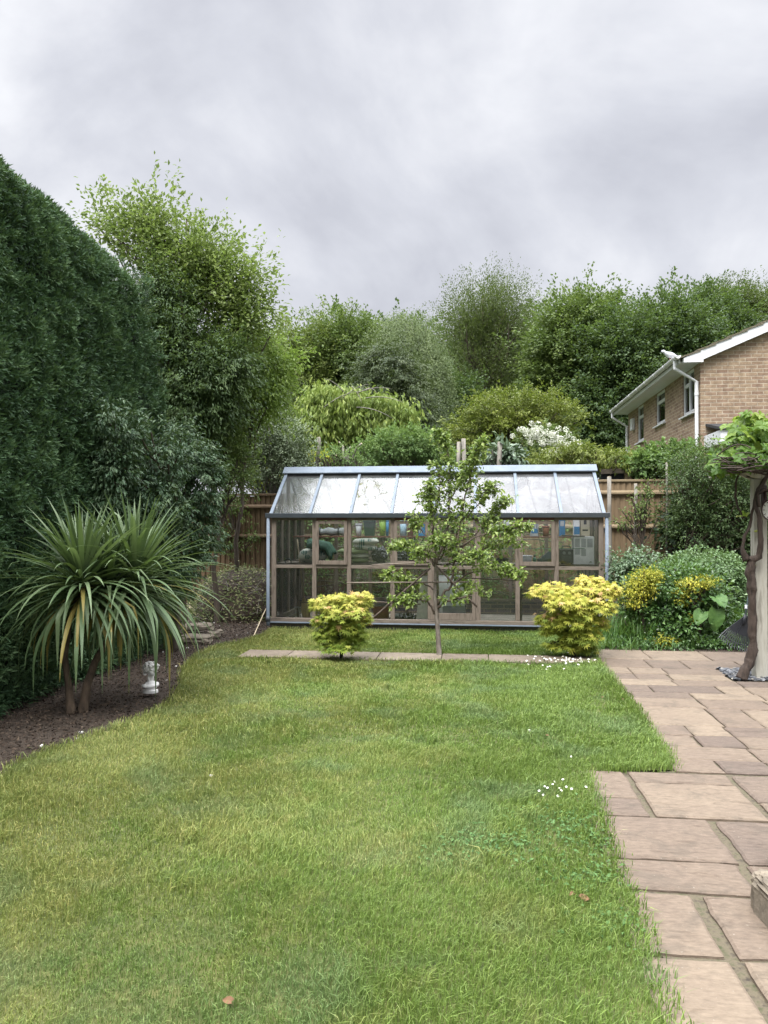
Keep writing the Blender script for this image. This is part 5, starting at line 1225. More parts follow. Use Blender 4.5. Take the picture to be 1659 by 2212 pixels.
# ================================================================== CORDYLINE PALMS
m_cord = leafmat('cordyline_leaf', [(.22, .18, .05), (.070, .100, .036), (.060, .098, .042), (.085, .130, .058), (.125, .170, .085)], .22, .5, .3)
m_cordbark = pmat('cordyline_bark', (.030, .021, .014), (.105, .075, .050), 24, .95, (1, 1, .35), 1.0, bdist=.01)
def strap_leaves(c, n, rg, Lr=(.7, 1.02), asym=None, up=.42):
    Vs, Fs, Rr = [], [], []; b_ = 0; S = 12
    for i in range(n):
        f = i/n
        az = i*2.39996 + rg.normal()*.15
        el = R(86) - R(118)*f**.85 + rg.normal()*.10
        L = rg.uniform(*Lr)*(.72 + .28*min(1, f*2.2)); bend = (R(22) + R(85)*f)*rg.uniform(.45, 1.3)
        if f < .3: bend *= .45
        w = rg.uniform(.026, .043); dead = f > .96 or (f > .5 and rg.uniform() < .04)
        h = np.array([math.cos(az), math.sin(az), 0]); s = np.array([-math.sin(az), math.cos(az), 0])
        p = np.array(c) + h*.03 + np.array([0, 0, (.5-f)*.22]); e = el; P = []
        kink = rg.uniform(.35, .9) if rg.uniform() < .22 else 2
        for k in range(S+1):
            u = k/S; ww = w*min(1, .45+u*3)*(1 if u < .45 else max(0.02, 1 - ((u-.45)/.55)**1.5))
            nrm_ = -h*math.sin(e) + np.array([0, 0, math.cos(e)])
            P += [p - s*ww/2 + nrm_*ww*.16, p, p + s*ww/2 + nrm_*ww*.16]
            e2 = max(e, R(-89)); p = p + (h*math.cos(e2) + np.array([0, 0, math.sin(e2)]))*L/S
            e -= bend/S*(.4 + 1.3*u) + (R(35) if abs(u-kink) < .5/S else 0)
            s = unit(s + rg.normal(size=3)*.012)
        Vs.append(np.array(P)); F = []
        for k in range(S):
            a = b_ + k*3; F += [[a, a+1, a+4, a+3], [a+1, a+2, a+5, a+4]]
        Fs.append(np.array(F)); base = .0 if dead else rg.uniform(.34, 1)
        rr = np.array([base if u < .80 or rg.uniform() < .4 else max(0, base - (u-.88)*4.0) for u in np.repeat(np.arange(S)/S, 2)]); Rr.append(rr)
        b_ += len(P)
    return np.concatenate(Vs), np.concatenate(Fs), np.concatenate(Rr)
rg = np.random.default_rng(80)
Yc = G(160, 1535).y
b1 = G(153, 1536); h1 = PY(178, 1262, Yc+.02); b2 = G(180, 1532); h2 = PY(290, 1258, Yc+.42)
t = thing('cordyline_palm', (b1.x, b1.y, 0), 'twin-headed cordyline palm with long arching sword leaves in the bark bed', 'palm')
o = MB(); o.tube([b1 - Vector((0, 0, .05)), b1, PY(148, 1480, Yc), PY(140, 1420, Yc), PY(150, 1340, Yc), h1], [.055, .046, .030, .026, .026, .034], 10); ob = o.build('trunk', m_cordbark, t, smooth=True); wobble(ob, .006, 22)
o = MB(); o.tube([b2 - Vector((0, 0, .05)), b2, PY(188, 1480, Yc+.05), PY(205, 1430, Yc+.12), PY(235, 1380, Yc+.22), PY(280, 1310, Yc+.36), h2], [.055, .048, .036, .031, .030, .030, .034], 10); ob = o.build('trunk', m_cordbark, t, smooth=True); wobble(ob, .006, 22, 3)
for c, n, lr in ((h1, 230, (.66, 1.02)), (h2, 230, (.66, 1.08)), (PY(232, 1272, Yc+.25), 130, (.5, .85))):
    V, F, rr = strap_leaves(c, n, rg, lr); nmesh('leaf_rosette', V, F, m_cord, t, rnd=rr, smooth=True)

# ================================================================== BUST
m_plaster = pmat('white_plaster', (.66, .65, .62), (.76, .75, .72), 30, .6, bmp=.1)
bp = G(325, 1496); S_ = .31/31.0   # unit: about one centimetre
t = thing('plaster_bust', bp, 'white classical plaster bust with curly hair standing on the bark', 'bust')
Rz = Matrix.Rotation(R(58), 3, 'Z')   # face turned towards the right of the picture
def L_(x, y, z): return bp + (Rz @ Vector((x*1.28, -y*1.28, z)))*S_
def sph(mb, x, y, z, r, sx=1, sy=1, sz=1): mb.ball(L_(x, y, z), r*S_, 14, 10, (sx*1.25, sy*1.25, sz), Rz)
o = MB(); o.lathe(bp, [(7.2*S_, 0), (7.4*S_, .4*S_), (7.2*S_, 2.6*S_), (5.6*S_, 3.0*S_), (5.2*S_, 4.0*S_), (6.0*S_, 4.8*S_)], 26, 1, .8); o.build('base', m_plaster, t, smooth=False)
o = MB()
sph(o, 0, 0, 6.6, 6.4, 1.12, .72, .42); sph(o, -5.0, -.2, 7.6, 2.2, 1.1, .85, .7); sph(o, 5.0, -.2, 7.6, 2.2, 1.1, .85, .7); sph(o, 0, -.3, 8.8, 4.0, 1.2, .8, .6); sph(o, 0, 1.2, 6.6, 3.6, 1.3, .8, .7)
o.tube([L_(0, -.8, 7.5), L_(0, -.6, 12), L_(0, .2, 17.5)], [3.0*S_, 2.55*S_, 2.7*S_], 14)
o.tube([L_(1.2, 1.2, 8.3), L_(2.4, .2, 15.5)], [.6*S_, .8*S_], 8); o.tube([L_(-1.2, 1.2, 8.3), L_(-2.4, .2, 15.5)], [.6*S_, .8*S_], 8)
sph(o, 0, .2, 22.6, 5.0, .86, 1.02, 1.12); sph(o, 0, 2.3, 19.2, 3.0, .92, .95, 1.1); sph(o, 0, 4.0, 17.2, 1.35, 1.15, .9, .8)
sph(o, 0, 4.9, 20.9, .78, .9, 1.25, 1.7); sph(o, 0, 5.5, 20.1, .62, 1.15, 1.0, .8)
for s in (-1, 1):
    sph(o, s*2.0, 3.6, 20.3, 1.35, 1, .75, .9); sph(o, s*1.75, 4.55, 22.9, 1.0, 1.5, .55, .42); sph(o, s*1.75, 4.2, 22.0, .72, 1.1, .8, .8); sph(o, s*4.2, .2, 21.3, 1.0, .5, .9, 1.4)
sph(o, 0, 4.9, 18.9, .62, 1.9, .8, .5); sph(o, 0, 4.75, 18.2, .6, 1.6, .8, .55)
hd_ = o.build('head', m_plaster, t, smooth=True); r_ = hd_.modifiers.new('merge', 'REMESH'); r_.mode = 'VOXEL'; r_.voxel_size = .0032; r_.use_smooth_shade = True
sm_ = hd_.modifiers.new('soft', 'SMOOTH'); sm_.iterations = 2; sm_.factor = .5
o = MB(); rg = np.random.default_rng(81)
for k in range(95):
    th = rg.uniform(-math.pi, math.pi); ph = rg.uniform(-.05, 1.35)
    x, y, z = 4.7*math.cos(ph)*math.sin(th), 5.2*math.cos(ph)*math.cos(th), 22.9 + 5.6*math.sin(ph)
    if y > 3.6 and z < 25.0: continue
    if z < 22.3 and y > 1.0: continue
    r0 = rg.uniform(.75, 1.35); sph(o, x, y-.3, z, r0)
    a0 = rg.uniform(0, 6.28); o.tube([L_(x + 1.2*math.cos(a0+u), y + .2 + .6*math.sin(a0+u), z + 1.2*math.sin(a0+u)) for u in (0, .9, 1.8, 2.7)], .45*S_, 6)
for k in range(26):
    th = rg.uniform(1.3, 5.0); z = rg.uniform(17.5, 22.5); sph(o, 4.2*math.sin(th), 4.3*math.cos(th)-.6, z, rg.uniform(.8, 1.3))
for x, z in ((0, 26.2), (1.7, 26.6), (-1.7, 26.6), (3.1, 25.6), (-3.1, 25.6)): sph(o, x, 4.6, z, 1.35)
o.build('curly_hair', m_plaster, t, smooth=True)

# ================================================================== MAPLES
m_maple = leafmat('golden_maple_leaf', [(.15, .21, .030), (.27, .31, .045), (.42, .40, .070), (.54, .45, .11), (.56, .36, .17)], .35, .5)
m_maple2 = leafmat('lime_maple_leaf', [(.13, .20, .030), (.23, .29, .045), (.35, .37, .065), (.46, .41, .09), (.50, .33, .14)], .35, .5)
m_mbark = pmat('dark_maple_bark', (.012, .010, .010), (.035, .028, .024), 20, .8)
def maple(label, bx, by, tiers, n, seed, mat, gy):
    rg = np.random.default_rng(seed); b_ = G(bx, by); Y = b_.y
    t = thing('golden_maple', (b_.x, Y, 0), label, 'maple', 'young golden maples in the lawn')
    E = [ell(cx, cy, rx, ry, Y + dy, rx*Y/F_T*.8) for cx, cy, rx, ry, dy in tiers]
    w = np.array([e[1][0]*e[1][2] for e in E])**.8; w /= w.sum(); idx = rg.choice(len(E), n, p=w)
    d = unit(rg.normal(size=(n, 3))*np.array([1, 1, .9])); d[:, 2] = np.where(d[:, 2] < -.5, -d[:, 2]*.4, d[:, 2])
    C = np.array([E[i][0] for i in idx]); A = np.array([E[i][1] for i in idx]); A = A*np.array([1, 1, 1.15]); P = C + d*A*rg.uniform(.4, 1.05, (n, 1))
    az = d.copy(); az[:, 2] = 0; az = unit(az + rg.normal(size=(n, 3))*.45)
    D = unit(az + np.array([0, 0, -.45]) + rg.normal(size=(n, 3))*.15); N = unit(az*.55 + np.array([0, 0, .8]) + np.array([0, -.25, 0]) + rg.normal(size=(n, 3))*.22)
    V, F, q = star(P, D, N, rg.uniform(.050, .078, n))
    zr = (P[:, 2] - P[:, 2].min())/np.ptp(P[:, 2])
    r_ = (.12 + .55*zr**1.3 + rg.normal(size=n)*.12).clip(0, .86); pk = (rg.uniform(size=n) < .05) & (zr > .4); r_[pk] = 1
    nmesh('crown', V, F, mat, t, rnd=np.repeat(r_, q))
    o = MB(); top = Vector(C.mean(0)); fork = Vector((b_.x + .01, Y, .20))
    o.tube([b_ - Vector((0, 0, .05)), b_ + Vector((.004, 0, .1)), fork], [.024, .021, .019], 9)
    for e in E:
        c = Vector(e[0]); o.tube(bez(fork, c, (0, 0, .08)), [.012, .010, .009, .007, .006, .004], 6)
        for k in range(7):
            q_ = c + Vector(unit(rg.normal(size=3))*e[1]*.8); o.tube(bez(c, q_, (0, 0, .02), 4), [.005, .004, .003, .002], 5)
    o.build('trunk', m_mbark, t, smooth=True)
    return t
maple('spreading golden maple with orange-tipped leaves at the end of the path', 1240, 1424,
      [(1192, 1277, 46, 20, 0), (1160, 1283, 20, 9, -.1), (1275, 1276, 52, 24, .1), (1318, 1280, 26, 20, 0), (1265, 1258, 16, 12, .1), (1285, 1258, 20, 12, .1), (1225, 1303, 48, 24, -.15), (1280, 1312, 48, 24, -.05), (1190, 1340, 40, 20, 0), (1240, 1338, 48, 30, -.1), (1280, 1345, 38, 22, 0), (1195, 1362, 30, 16, 0), (1255, 1375, 44, 22, -.05), (1230, 1397, 36, 14, 0), (1262, 1400, 26, 14, 0), (1190, 1393, 20, 8, 0)], 3700, 90, m_maple, 0)
maple('compact lime-yellow maple left of the pear tree', 737, 1428,
      [(700, 1308, 30, 20, 0), (735, 1300, 34, 18, -.05), (780, 1298, 27, 22, 0), (745, 1325, 50, 26, -.1), (705, 1340, 30, 20, 0), (775, 1335, 27, 24, 0), (745, 1355, 44, 20, -.05), (705, 1375, 28, 20, 0), (765, 1378, 32, 22, 0), (735, 1398, 44, 16, -.05)], 2400, 91, m_maple2, 0)

# ================================================================== PEAR TREE
m_pearbark = pmat('grey_pear_bark', (.075, .062, .05), (.23, .20, .17), 22, .85, (1, 1, .45), .7)
m_twig = pmat('brown_twig', (.05, .035, .028), (.11, .085, .065), 22, .8)
m_pear = leafmat('pear_leaf', [(.065, .112, .024), (.125, .190, .036), (.205, .280, .060), (.30, .37, .11)], .38, .38, .5)
pb_ = G(945, 1420); Yp = pb_.y
t = thing('pear_tree', (pb_.x, Yp, 0), 'young pear tree with slim grey trunk and open leafy crown', 'tree')
Br = [  # (points in the traced picture, depth drift at the tip, radii)
 ([(655, 2100), (645, 1980), (638, 1850), (628, 1720), (622, 1640), (612, 1560), (612, 1450), (616, 1330), (622, 1230)], 0, .034, .017, 0),
 ([(640, 1610), (700, 1500), (765, 1430), (790, 1200), (840, 950), (880, 650), (930, 470), (960, 300), (1000, 180), (1090, 100)], -.15, .019, .004, 1),
 ([(620, 1240), (650, 1150), (715, 1000), (738, 850), (742, 600), (740, 350), (725, 200), (690, 100), (640, 30)], .1, .019, .004, 1),
 ([(620, 1240), (600, 1000), (590, 800), (575, 620), (545, 490)], -.1, .013, .004, 1),
 ([(640, 1640), (720, 1590), (800, 1560), (950, 1530)], -.3, .018, .008, .5),
 ([(790, 1160), (900, 1050), (1050, 900), (1130, 820), (1200, 720), (1290, 650)], .2, .011, .003, 1),
 ([(840, 1080), (1000, 985), (1150, 940), (1300, 920), (1400, 905), (1480, 885)], -.1, .010, .003, 1.1),
 ([(765, 1430), (900, 1340), (1050, 1290), (1200, 1290), (1340, 1310), (1400, 1360)], -.25, .012, .004, 1.2),
 ([(606, 1700), (570, 1610), (500, 1575), (400, 1560), (300, 1590), (215, 1580)], -.2, .015, .004, .9),
 ([(612, 1480), (500, 1410), (420, 1425), (320, 1400), (250, 1350), (130, 1325)], .15, .012, .004, 1.2),
 ([(612, 1260), (520, 1150), (400, 1090), (300, 1075), (225, 1095)], .1, .010, .003, 1),
 ([(612, 1240), (570, 1180), (500, 1130), (440, 1150)], -.3, .009, .003, 1.2),
 ([(596, 1040), (490, 930), (420, 880), (420, 790)], .05, .008, .003, .8),
 ([(690, 1300), (800, 1350), (950, 1440), (1080, 1520)], .25, .010, .003, .8),
 ([(830, 1160), (960, 1110), (1100, 1080), (1250, 1045), (1400, 1040)], .2, .010, .003, .8),
 ([(745, 1080), (880, 860), (1000, 700), (1090, 570), (1180, 520)], -.05, .009, .003, 1),
 ([(790, 1420), (820, 1520), (840, 1560)], -.2, .009, .004, .6),
 ([(650, 1200), (700, 1080), (640, 1010), (560, 1060)], -.35, .009, .003, 1.4),
 ([(700, 1250), (850, 1200), (1000, 1180), (1120, 1170)], -.35, .009, .003, 1.3),
 ([(590, 820), (640, 650), (660, 450), (620, 330)], .1, .008, .003, 1),
 ([(742, 700), (800, 560), (860, 420), (900, 330)], .1, .008, .003, 1.1),
 ([(570, 700), (540, 620), (490, 660)], 0, .006, .003, .7)]
o = MB(); rg = np.random.default_rng(95); LP = []; trunk_o = None
for bi, (pts, drift, r0, r1, dens) in enumerate(Br):
    n = len(pts); P = [PY(*z3(x, y), Yp + drift*(i/(n-1))) for i, (x, y) in enumerate(pts)]
    if bi == 0: P[0] = Vector((P[0].x, P[0].y, -.03))
    Q = []
    for i in range(n-1):
        for k in range(4):
            u = k/4; p0_, p1_, p2_, p3_ = P[max(0, i-1)], P[i], P[i+1], P[min(n-1, i+2)]
            Q.append(0.5*((2*p1_) + (p2_-p0_)*u + (2*p0_-5*p1_+4*p2_-p3_)*u*u + (3*p1_-p0_-3*p2_+p3_)*u**3))
    Q.append(P[-1]); m_ = len(Q)
    tgt = MB() if bi == 0 else o
    rads = [r0 + (r1-r0)*(i/(m_-1))**.8 for i in range(m_)]
    if bi == 0: rads[0] *= 1.35; rads[1] *= 1.2
    if bi > 0: Q = [Q[0]] + [q + Vector(rg.normal(size=3))*.006 for q in Q[1:]]
    tgt.tube(Q, rads, 9 if bi == 0 else 7)
    if bi == 0: tgt.build('trunk', m_pearbark, t, smooth=True); continue
    L_b = sum((Q[i+1]-Q[i]).length for i in range(m_-1)); ns = int(L_b*84*dens)
    for k in range(ns):
        u = rg.uniform(.22, 1)**.8; i = min(m_-2, int(u*(m_-1))); c = Q[i].lerp(Q[i+1], u*(m_-1)-i)
        d = Vector(unit(rg.normal(size=3)*np.array([1, .8, .8]) + np.array([0, 0, .35]))); ln = rg.uniform(.03, .15)*(1.2 - .4*u)
        e = c + d*ln; o.tube([c, c.lerp(e, .5) + Vector((0, 0, .01)), e], [.0032, .0026, .0018], 4, False)
        for j in range(rg.integers(4, 8)):
            LP.append((np.array(c.lerp(e, rg.uniform(.35, 1.1))), np.array(d)))
o.build('branches', m_twig, t, smooth=True)
P = np.array([a for a, b_ in LP]); Dd = np.array([b_ for a, b_ in LP]); n = len(P)
P = P + rg.normal(size=(n, 3))*.010
D = unit(Dd*.5 + rg.normal(size=(n, 3))*.7 + np.array([0, 0, -.15])); N = unit(rg.normal(size=(n, 3))*.55 + np.array([0, -.2, .8]))
V, F, q = leaves(P, D, N, rg.uniform(.038, .072, n), rg.uniform(.023, .040, n), .10, .2)
nmesh('crown', V, F, m_pear, t, rnd=np.repeat(rg.uniform(size=n), q))
# canes tied through the tree
for i, (q0, q1, lb, r) in enumerate([((-200, 1410), (930, 1402), 'long bamboo cane tied level across the pear trunk', .008), ((860, 1365), (1410, 1388), 'level dark cane under the right pear boughs', .007),
        ((-5, 1775), (570, 1275), 'sloping brown stake propping the left side of the pear tree', .011), ((630, 1260), (1000, 1632), 'sloping stake crossing the right side of the pear trunk', .011), ((30, 1245), (560, 1222), 'short bamboo cane at bench height on the left', .008), ((50, 1585), (480, 1608), 'lowest short cane on the left of the pear tree', .007)]):
    a = PY(*z3(*q0), Yp-.03 - .012*i); b_ = PY(*z3(*q1), Yp-.03 - .012*i); o = MB()
    k = 9; o.tube([a.lerp(b_, j/(k-1)) for j in range(k)], [r*(1.12 if j % 2 else 1) for j in range(k)], 7)
    tag(o.build('garden_cane', [m_timberh, m_twig, m_twig, m_twig, m_timberh, m_twig][i], smooth=True), lb, 'cane', 'canes tied in the pear tree')

# ================================================================== RIGHT-HAND BED
Yb = G(1450, 1398).y + .55
def bed(name, label, cat, px, ells, n, per, rc, L, W, mat, seed, Y=None, **kw):
    Y = Y or Yb
    E = [ell(*e[:4], Y + (e[4] if len(e) > 4 else 0)) for e in ells]; H = max(e[0][2] for e in E)
    return tree(name, label, cat, (PY(px, 1300, Y).x, Y, -.03), H, .03, E, n, per, rc, L, W, mat, seed, nl=kw.pop('nl', 26), **kw)
m_bedleaf = leafmat('bed_shrub_leaf', [(.022, .060, .016), (.045, .105, .026), (.085, .165, .042), (.15, .24, .085)], .3, .35, .55)
m_sage = leafmat('silvery_rose_leaf', [(.060, .105, .055), (.105, .165, .085), (.18, .25, .15)], .2, .4, .5)
bed('lush_green_shrub', 'dense mid green shrub filling the middle of the right bed', 'shrub', 1450, [(1455, 1270, 66, 62), (1420, 1320, 70, 52), (1500, 1300, 66, 72), (1470, 1350, 80, 36), (1390, 1290, 40, 50), (1545, 1330, 44, 52)], 900, 17, .13, .062, .036, m_bedleaf, 100, kind='leaf')
bed('clipped_green_shrub', 'rounded pale-topped shrub behind the golden euonymus', 'shrub', 1530, [(1530, 1225, 72, 36), (1570, 1250, 46, 50), (1480, 1225, 50, 28), (1585, 1300, 30, 50)], 720, 19, .11, .044, .027, leafmat('pale_topped_leaf', [(.055, .105, .04), (.10, .17, .065), (.19, .26, .14)], .25, .4), 101, Yb+.75, kind='leaf', flat=.4)
bed('sage_green_rose', 'straggly silvery green rose bush beside the greenhouse corner', 'shrub', 1345, [(1345, 1215, 34, 32), (1385, 1210, 36, 28), (1335, 1255, 30, 36)], 170, 13, .12, .045, .030, m_sage, 102, Yb+.5, kind='leaf', shell=.6)
m_euon = leafmat('variegated_yellow_leaf', [(.12, .16, .02), (.30, .30, .035), (.50, .45, .06)], .25, .45)
bed('golden_euonymus', 'yellow variegated euonymus right of the golden maple', 'shrub', 1390, [(1398, 1250, 34, 20), (1380, 1268, 34, 24), (1372, 1292, 24, 16), (1410, 1240, 18, 12)], 210, 18, .07, .032, .018, m_euon, 103, Yb-.25, kind='leaf')
bed('golden_euonymus', 'upper yellow variegated euonymus in the centre of the right bed', 'shrub', 1510, [(1525, 1257, 28, 12), (1492, 1262, 26, 10), (1475, 1290, 16, 16), (1500, 1330, 12, 10)], 100, 18, .06, .034, .019, m_euon, 104, Yb-.35, kind='leaf')
bed('golden_euonymus', 'low yellow-green seedling euonymus at the paving edge', 'shrub', 1428, [(1425, 1390, 16, 10), (1438, 1382, 14, 12)], 26, 16, .06, .045, .022, m_euon, 105, Yb-.5, kind='leaf')
# strap-leaved clumps
m_strap = leafmat('strap_leaf', [(.035, .085, .020), (.060, .130, .028), (.11, .20, .05)], .3, .4)
def strapclump(label, px, py, n, L, seed, spread=.16, w=.011, Y=None):
    rg = np.random.default_rng(seed); b_ = G(px, py) if Y is None else Vector((PY(px, 1300, Y).x, Y, 0)); Vs, Fs, Rr = [], [], []; bb = 0; S = 8
    for i in range(n):
        az = rg.uniform(0, 2*math.pi); e = rg.uniform(R(50), R(88)); l = L*rg.uniform(.6, 1.15); bend = rg.uniform(R(40), R(130)); ww = w*rg.uniform(.7, 1.3)
        h = np.array([math.cos(az), math.sin(az), 0]); s = np.array([-math.sin(az), math.cos(az), 0]); p = np.array(b_) + np.array([rg.normal()*spread, rg.normal()*spread*.6, -.02]); P = []
        for k in range(S+1):
            u = k/S; q = ww*max(.05, 1-u**2); P += [p - s*q/2, p + s*q/2]; p = p + (h*math.cos(e) + np.array([0, 0, math.sin(e)]))*l/S; e -= bend/S*(.4+1.2*u)
        Vs.append(np.array(P)); Fs.append(np.array([[bb+2*k, bb+2*k+1, bb+2*k+3, bb+2*k+2] for k in range(S)])); Rr.append(np.full(S, rg.uniform())); bb += len(P)
    t = thing('grassy_clump', b_, label, 'grass clump'); nmesh('blades', np.concatenate(Vs), np.concatenate(Fs), m_strap, t, rnd=np.concatenate(Rr))
strapclump('tall grassy clump beside the golden maple at the greenhouse corner', 1322, 1385, 260, .55, 110, .2)
strapclump('grassy clump between the maple and the lush shrub', 1362, 1390, 240, .50, 111, .18)
strapclump('low grassy tuft spilling over the paving edge', 1335, 1402, 150, .26, 112, .25, .008)
strapclump('small strap-leaved tuft in front of the lush shrub', 1502, 1398, 60, .30, 113, .05, .014)
strapclump('strap-leaved clump behind the black rake', 1575, 1385, 260, .60, 114, .16)
strapclump('tall grassy clump at the right end of the bed', 1640, 1375, 240, .7, 115, .2)
strapclump('thin grasses standing against the pale fence', 1345, 1290, 160, .8, 116, .35, .006, Yb+1.6)
strapclump('dry grass standing in front of the tangled climber', 1470, 1290, 110, .75, 117, .3, .006, Yb+1.9)
# low ground cover under the shrubs
E = [ell(x, 1388, 40, 12, Yb-.45) for x in (1345, 1400, 1460, 1530, 1590)]; rg = np.random.default_rng(118)
V, F, rnd, C = foliage(E, 260, 12, .07, .04, .025, rg, kind='leaf'); tag(nmesh('ground_cover', V, F, m_bedleaf, rnd=rnd), 'low green leaves along the front of the right bed', 'ground cover', kind='stuff')
# burdock: three great heart leaves
m_bigleaf = pmat('burdock_leaf', (.035, .085, .020), (.075, .145, .034), 14, .55, bmp=.8, spec=.25)
def bigleaf(name, parent, c, L, W, D, N, mat):
    c = Vector(c); D = Vector(D).normalized(); N = Vector(N).normalized(); S = D.cross(N).normalized(); N = S.cross(D)
    nu, nv = 14, 9; V = []; F = []
    for i in range(nu):
        u = i/(nu-1); half = W/2*(math.sin(math.pi*min(1, (u+.12)/1.12))**.6)*(1.25 - .55*u) if u < 1 else .001
        for j in range(nv):
            v = j/(nv-1)*2-1; back = -.16*L*abs(v)*(1-u)**3
            p = c + D*(u*L + back) + S*half*v + N*(abs(v)*half*.35 - .28*L*u*u + .008*math.sin(u*22 + abs(v)*6)*abs(v)*(W/.2))
            V.append(p)
    for i in range(nu-1):
        for j in range(nv-1): F.append((i*nv+j, (i+1)*nv+j, (i+1)*nv+j+1, i*nv+j+1))
    o = MB(); o.add(V, F); return o.build(name, mat, parent, smooth=True)
bb = Vector((PY(1560, 1390, Yb-.3).x, Yb-.3, 0)); t = thing('burdock', bb, 'burdock with very large heart-shaped leaves in front of the rose bed', 'plant')
yb0 = Yb - .55
bigleaf('leaf', t, PY(1548, 1318, yb0), .27, .20, (-.16, -.25, -1), (-.1, -1, .25), m_bigleaf)
bigleaf('leaf', t, PY(1545, 1290, yb0+.05), .20, .22, (.35, -.75, -.35), (0, -.35, 1), m_bigleaf)
bigleaf('leaf', t, PY(1518, 1322, yb0+.05), .2, .18, (-.5, -.5, -.6), (-.1, -.6, .6), m_bigleaf)
for e in ((1548, 1318), (1545, 1290), (1518, 1322)):
    o = MB(); q = PY(*e, yb0+.02); o.tube([bb, bb.lerp(q, .6) + Vector((0, .05, .08)), q], [.012, .009, .006], 7); o.build('leaf_stalk', m_strap, t, smooth=True)

# ------------------------------------------------------------------ pergola, vine, clock, rake
m_post = pmat('peeling_pale_paint', (.12, .11, .085), (.33, .32, .275), 7, .85, (3, 3, .4), .5, cc=(.25, .24, .20))
pp = G(1638, 1469); Yq = pp.y
pl = PY(1631, 1300, Yq).x; pw = .125
t = thing('pergola', (pl, Yq, 0), 'pale weathered pergola post with beam end at the right edge', 'pergola')
zbm = PY(1640, 1034, Yq).z; ztp = PY(1640, 1014, Yq).z
o = MB(); o.box(pl, pl+pw, Yq, Yq+pw, -.05, zbm-.003); o.build('post', m_post, t, bevel=.006)
o = MB(); xe = PY(1605, 1020, Yq).x
o.prism([(xe, Yq-.045, ztp), (xe+.01, Yq-.045, ztp-.05), (xe+.12, Yq-.045, zbm), (xe+3, Yq-.045, zbm), (xe+3, Yq-.045, ztp)], (0, .044, 0)); o.build('beam', m_post, t, bevel=.004)
o = MB(); o.prism([(xe, Yq+pw+.002, ztp), (xe+.01, Yq+pw+.002, ztp-.05), (xe+.12, Yq+pw+.002, zbm), (xe+3, Yq+pw+.002, zbm), (xe+3, Yq+pw+.002, ztp)], (0, .044, 0)); o.build('beam', m_post, t, bevel=.004)
for i in range(4):
    x = xe + .12 + i*.6; o = MB(); o.box(x, x+.045, Yq-.9, Yq+1.6, ztp+.003, ztp+.11); o.build('rafter', m_post, t, bevel=.004)
o = MB(); o.box(pl+2.4, pl+2.4+pw, Yq, Yq+pw, -.05, zbm-.003); o.build('post', m_post, t, bevel=.006)
# slate bed
m_slatec = leafmat('slate_chip', [(.035, .037, .043), (.075, .08, .09), (.13, .135, .145), (.28, .26, .22)], 0, .6)
ya_, yb_ = G(*z8(900, 212)).y, G(*z8(900, 148)).y
o = MB(); rg = np.random.default_rng(120)
Vs = []; Fs = []; Rr = []; b_ = 0
for i in range(1300):
    x = rg.uniform(pit[0]-.02, pit[1]+.02); y = rg.uniform(ya_+.01, yb_-.01); l = rg.uniform(.015, .04); w = l*rg.uniform(.5, .9); h = rg.uniform(.004, .010)
    rot = Matrix.Rotation(rg.uniform(0, 6.3), 3, 'Z') @ Matrix.Rotation(rg.normal()*.25, 3, 'X'); c = Vector((x, y, .008 + rg.uniform(0, .022)))
    pts = [(-l, -w*.4, 0), (-l*.3, -w, 0), (l*.8, -w*.5, 0), (l, w*.4, 0), (0, w, 0), (-l*.8, w*.6, 0)]
    P = [c + rot @ Vector((a_, b2_, 0)) for a_, b2_, _ in pts]; Q = [p + rot @ Vector((0, 0, h)) for p in P]
    Vs += [tuple(p) for p in P+Q]; k = b_
    Fs += [(k, k+1, k+7, k+6), (k+1, k+2, k+8, k+7), (k+2, k+3, k+9, k+8), (k+3, k+4, k+10, k+9), (k+4, k+5, k+11, k+10), (k+5, k, k+6, k+11), (k+6, k+7, k+8, k+9), (k+6, k+9, k+10, k+11)]
    Rr += [rg.beta(1.5, 2)]*8; b_ += 12
tag(nmesh('slate_chippings', np.array(Vs), np.array(Fs), m_slatec, rnd=np.array(Rr)), 'grey slate chippings around the foot of the vine and post', 'slate', kind='stuff')
# vine
m_vbark = pmat('shaggy_vine_bark', (.008, .006, .005), (.050, .036, .028), 30, .95, (1, 1, .18), 1.0, cc=(.024, .017, .013), bdist=.02)
Yv = Yq - .05
t = thing('grape_vine', G(1608, 1466), 'old gnarled grape vine climbing the pergola with bright green leaves on top', 'vine')
def vt(pts, rs, nm='trunk', seed=0, dys=None):
    P = [PY(*z7(x, y), Yv + (dys[i] if dys else 0)) for i, (x, y) in enumerate(pts)]; 
    Q = []; RR = []
    for i in range(len(P)-1):
        for k in range(6): u = k/6; Q.append(P[i].lerp(P[i+1], u*u*(3-2*u)*.5 + u*.5)); RR.append(rs[i]+(rs[i+1]-rs[i])*u)
    Q.append(P[-1]); RR.append(rs[-1]); o = MB(); o.tube(Q, [r*.84*(1.12+.22*noise.noise(Vector((i*.31, seed, 2)))) for i, r in enumerate(RR)], 16); ob = o.build(nm, m_vbark, t, smooth=True); wobble(ob, .020, 11, seed); wobble(ob, .008, 34, seed); return ob
vt([(1060, 1770), (1110, 1620), (1190, 1480), (1240, 1300), (1235, 1050), (1220, 700), (1215, 350), (1190, 100), (1200, -150)], [.065, .05, .046, .044, .046, .042, .044, .052, .045])
def z6v(x, y): return z6(x, y)
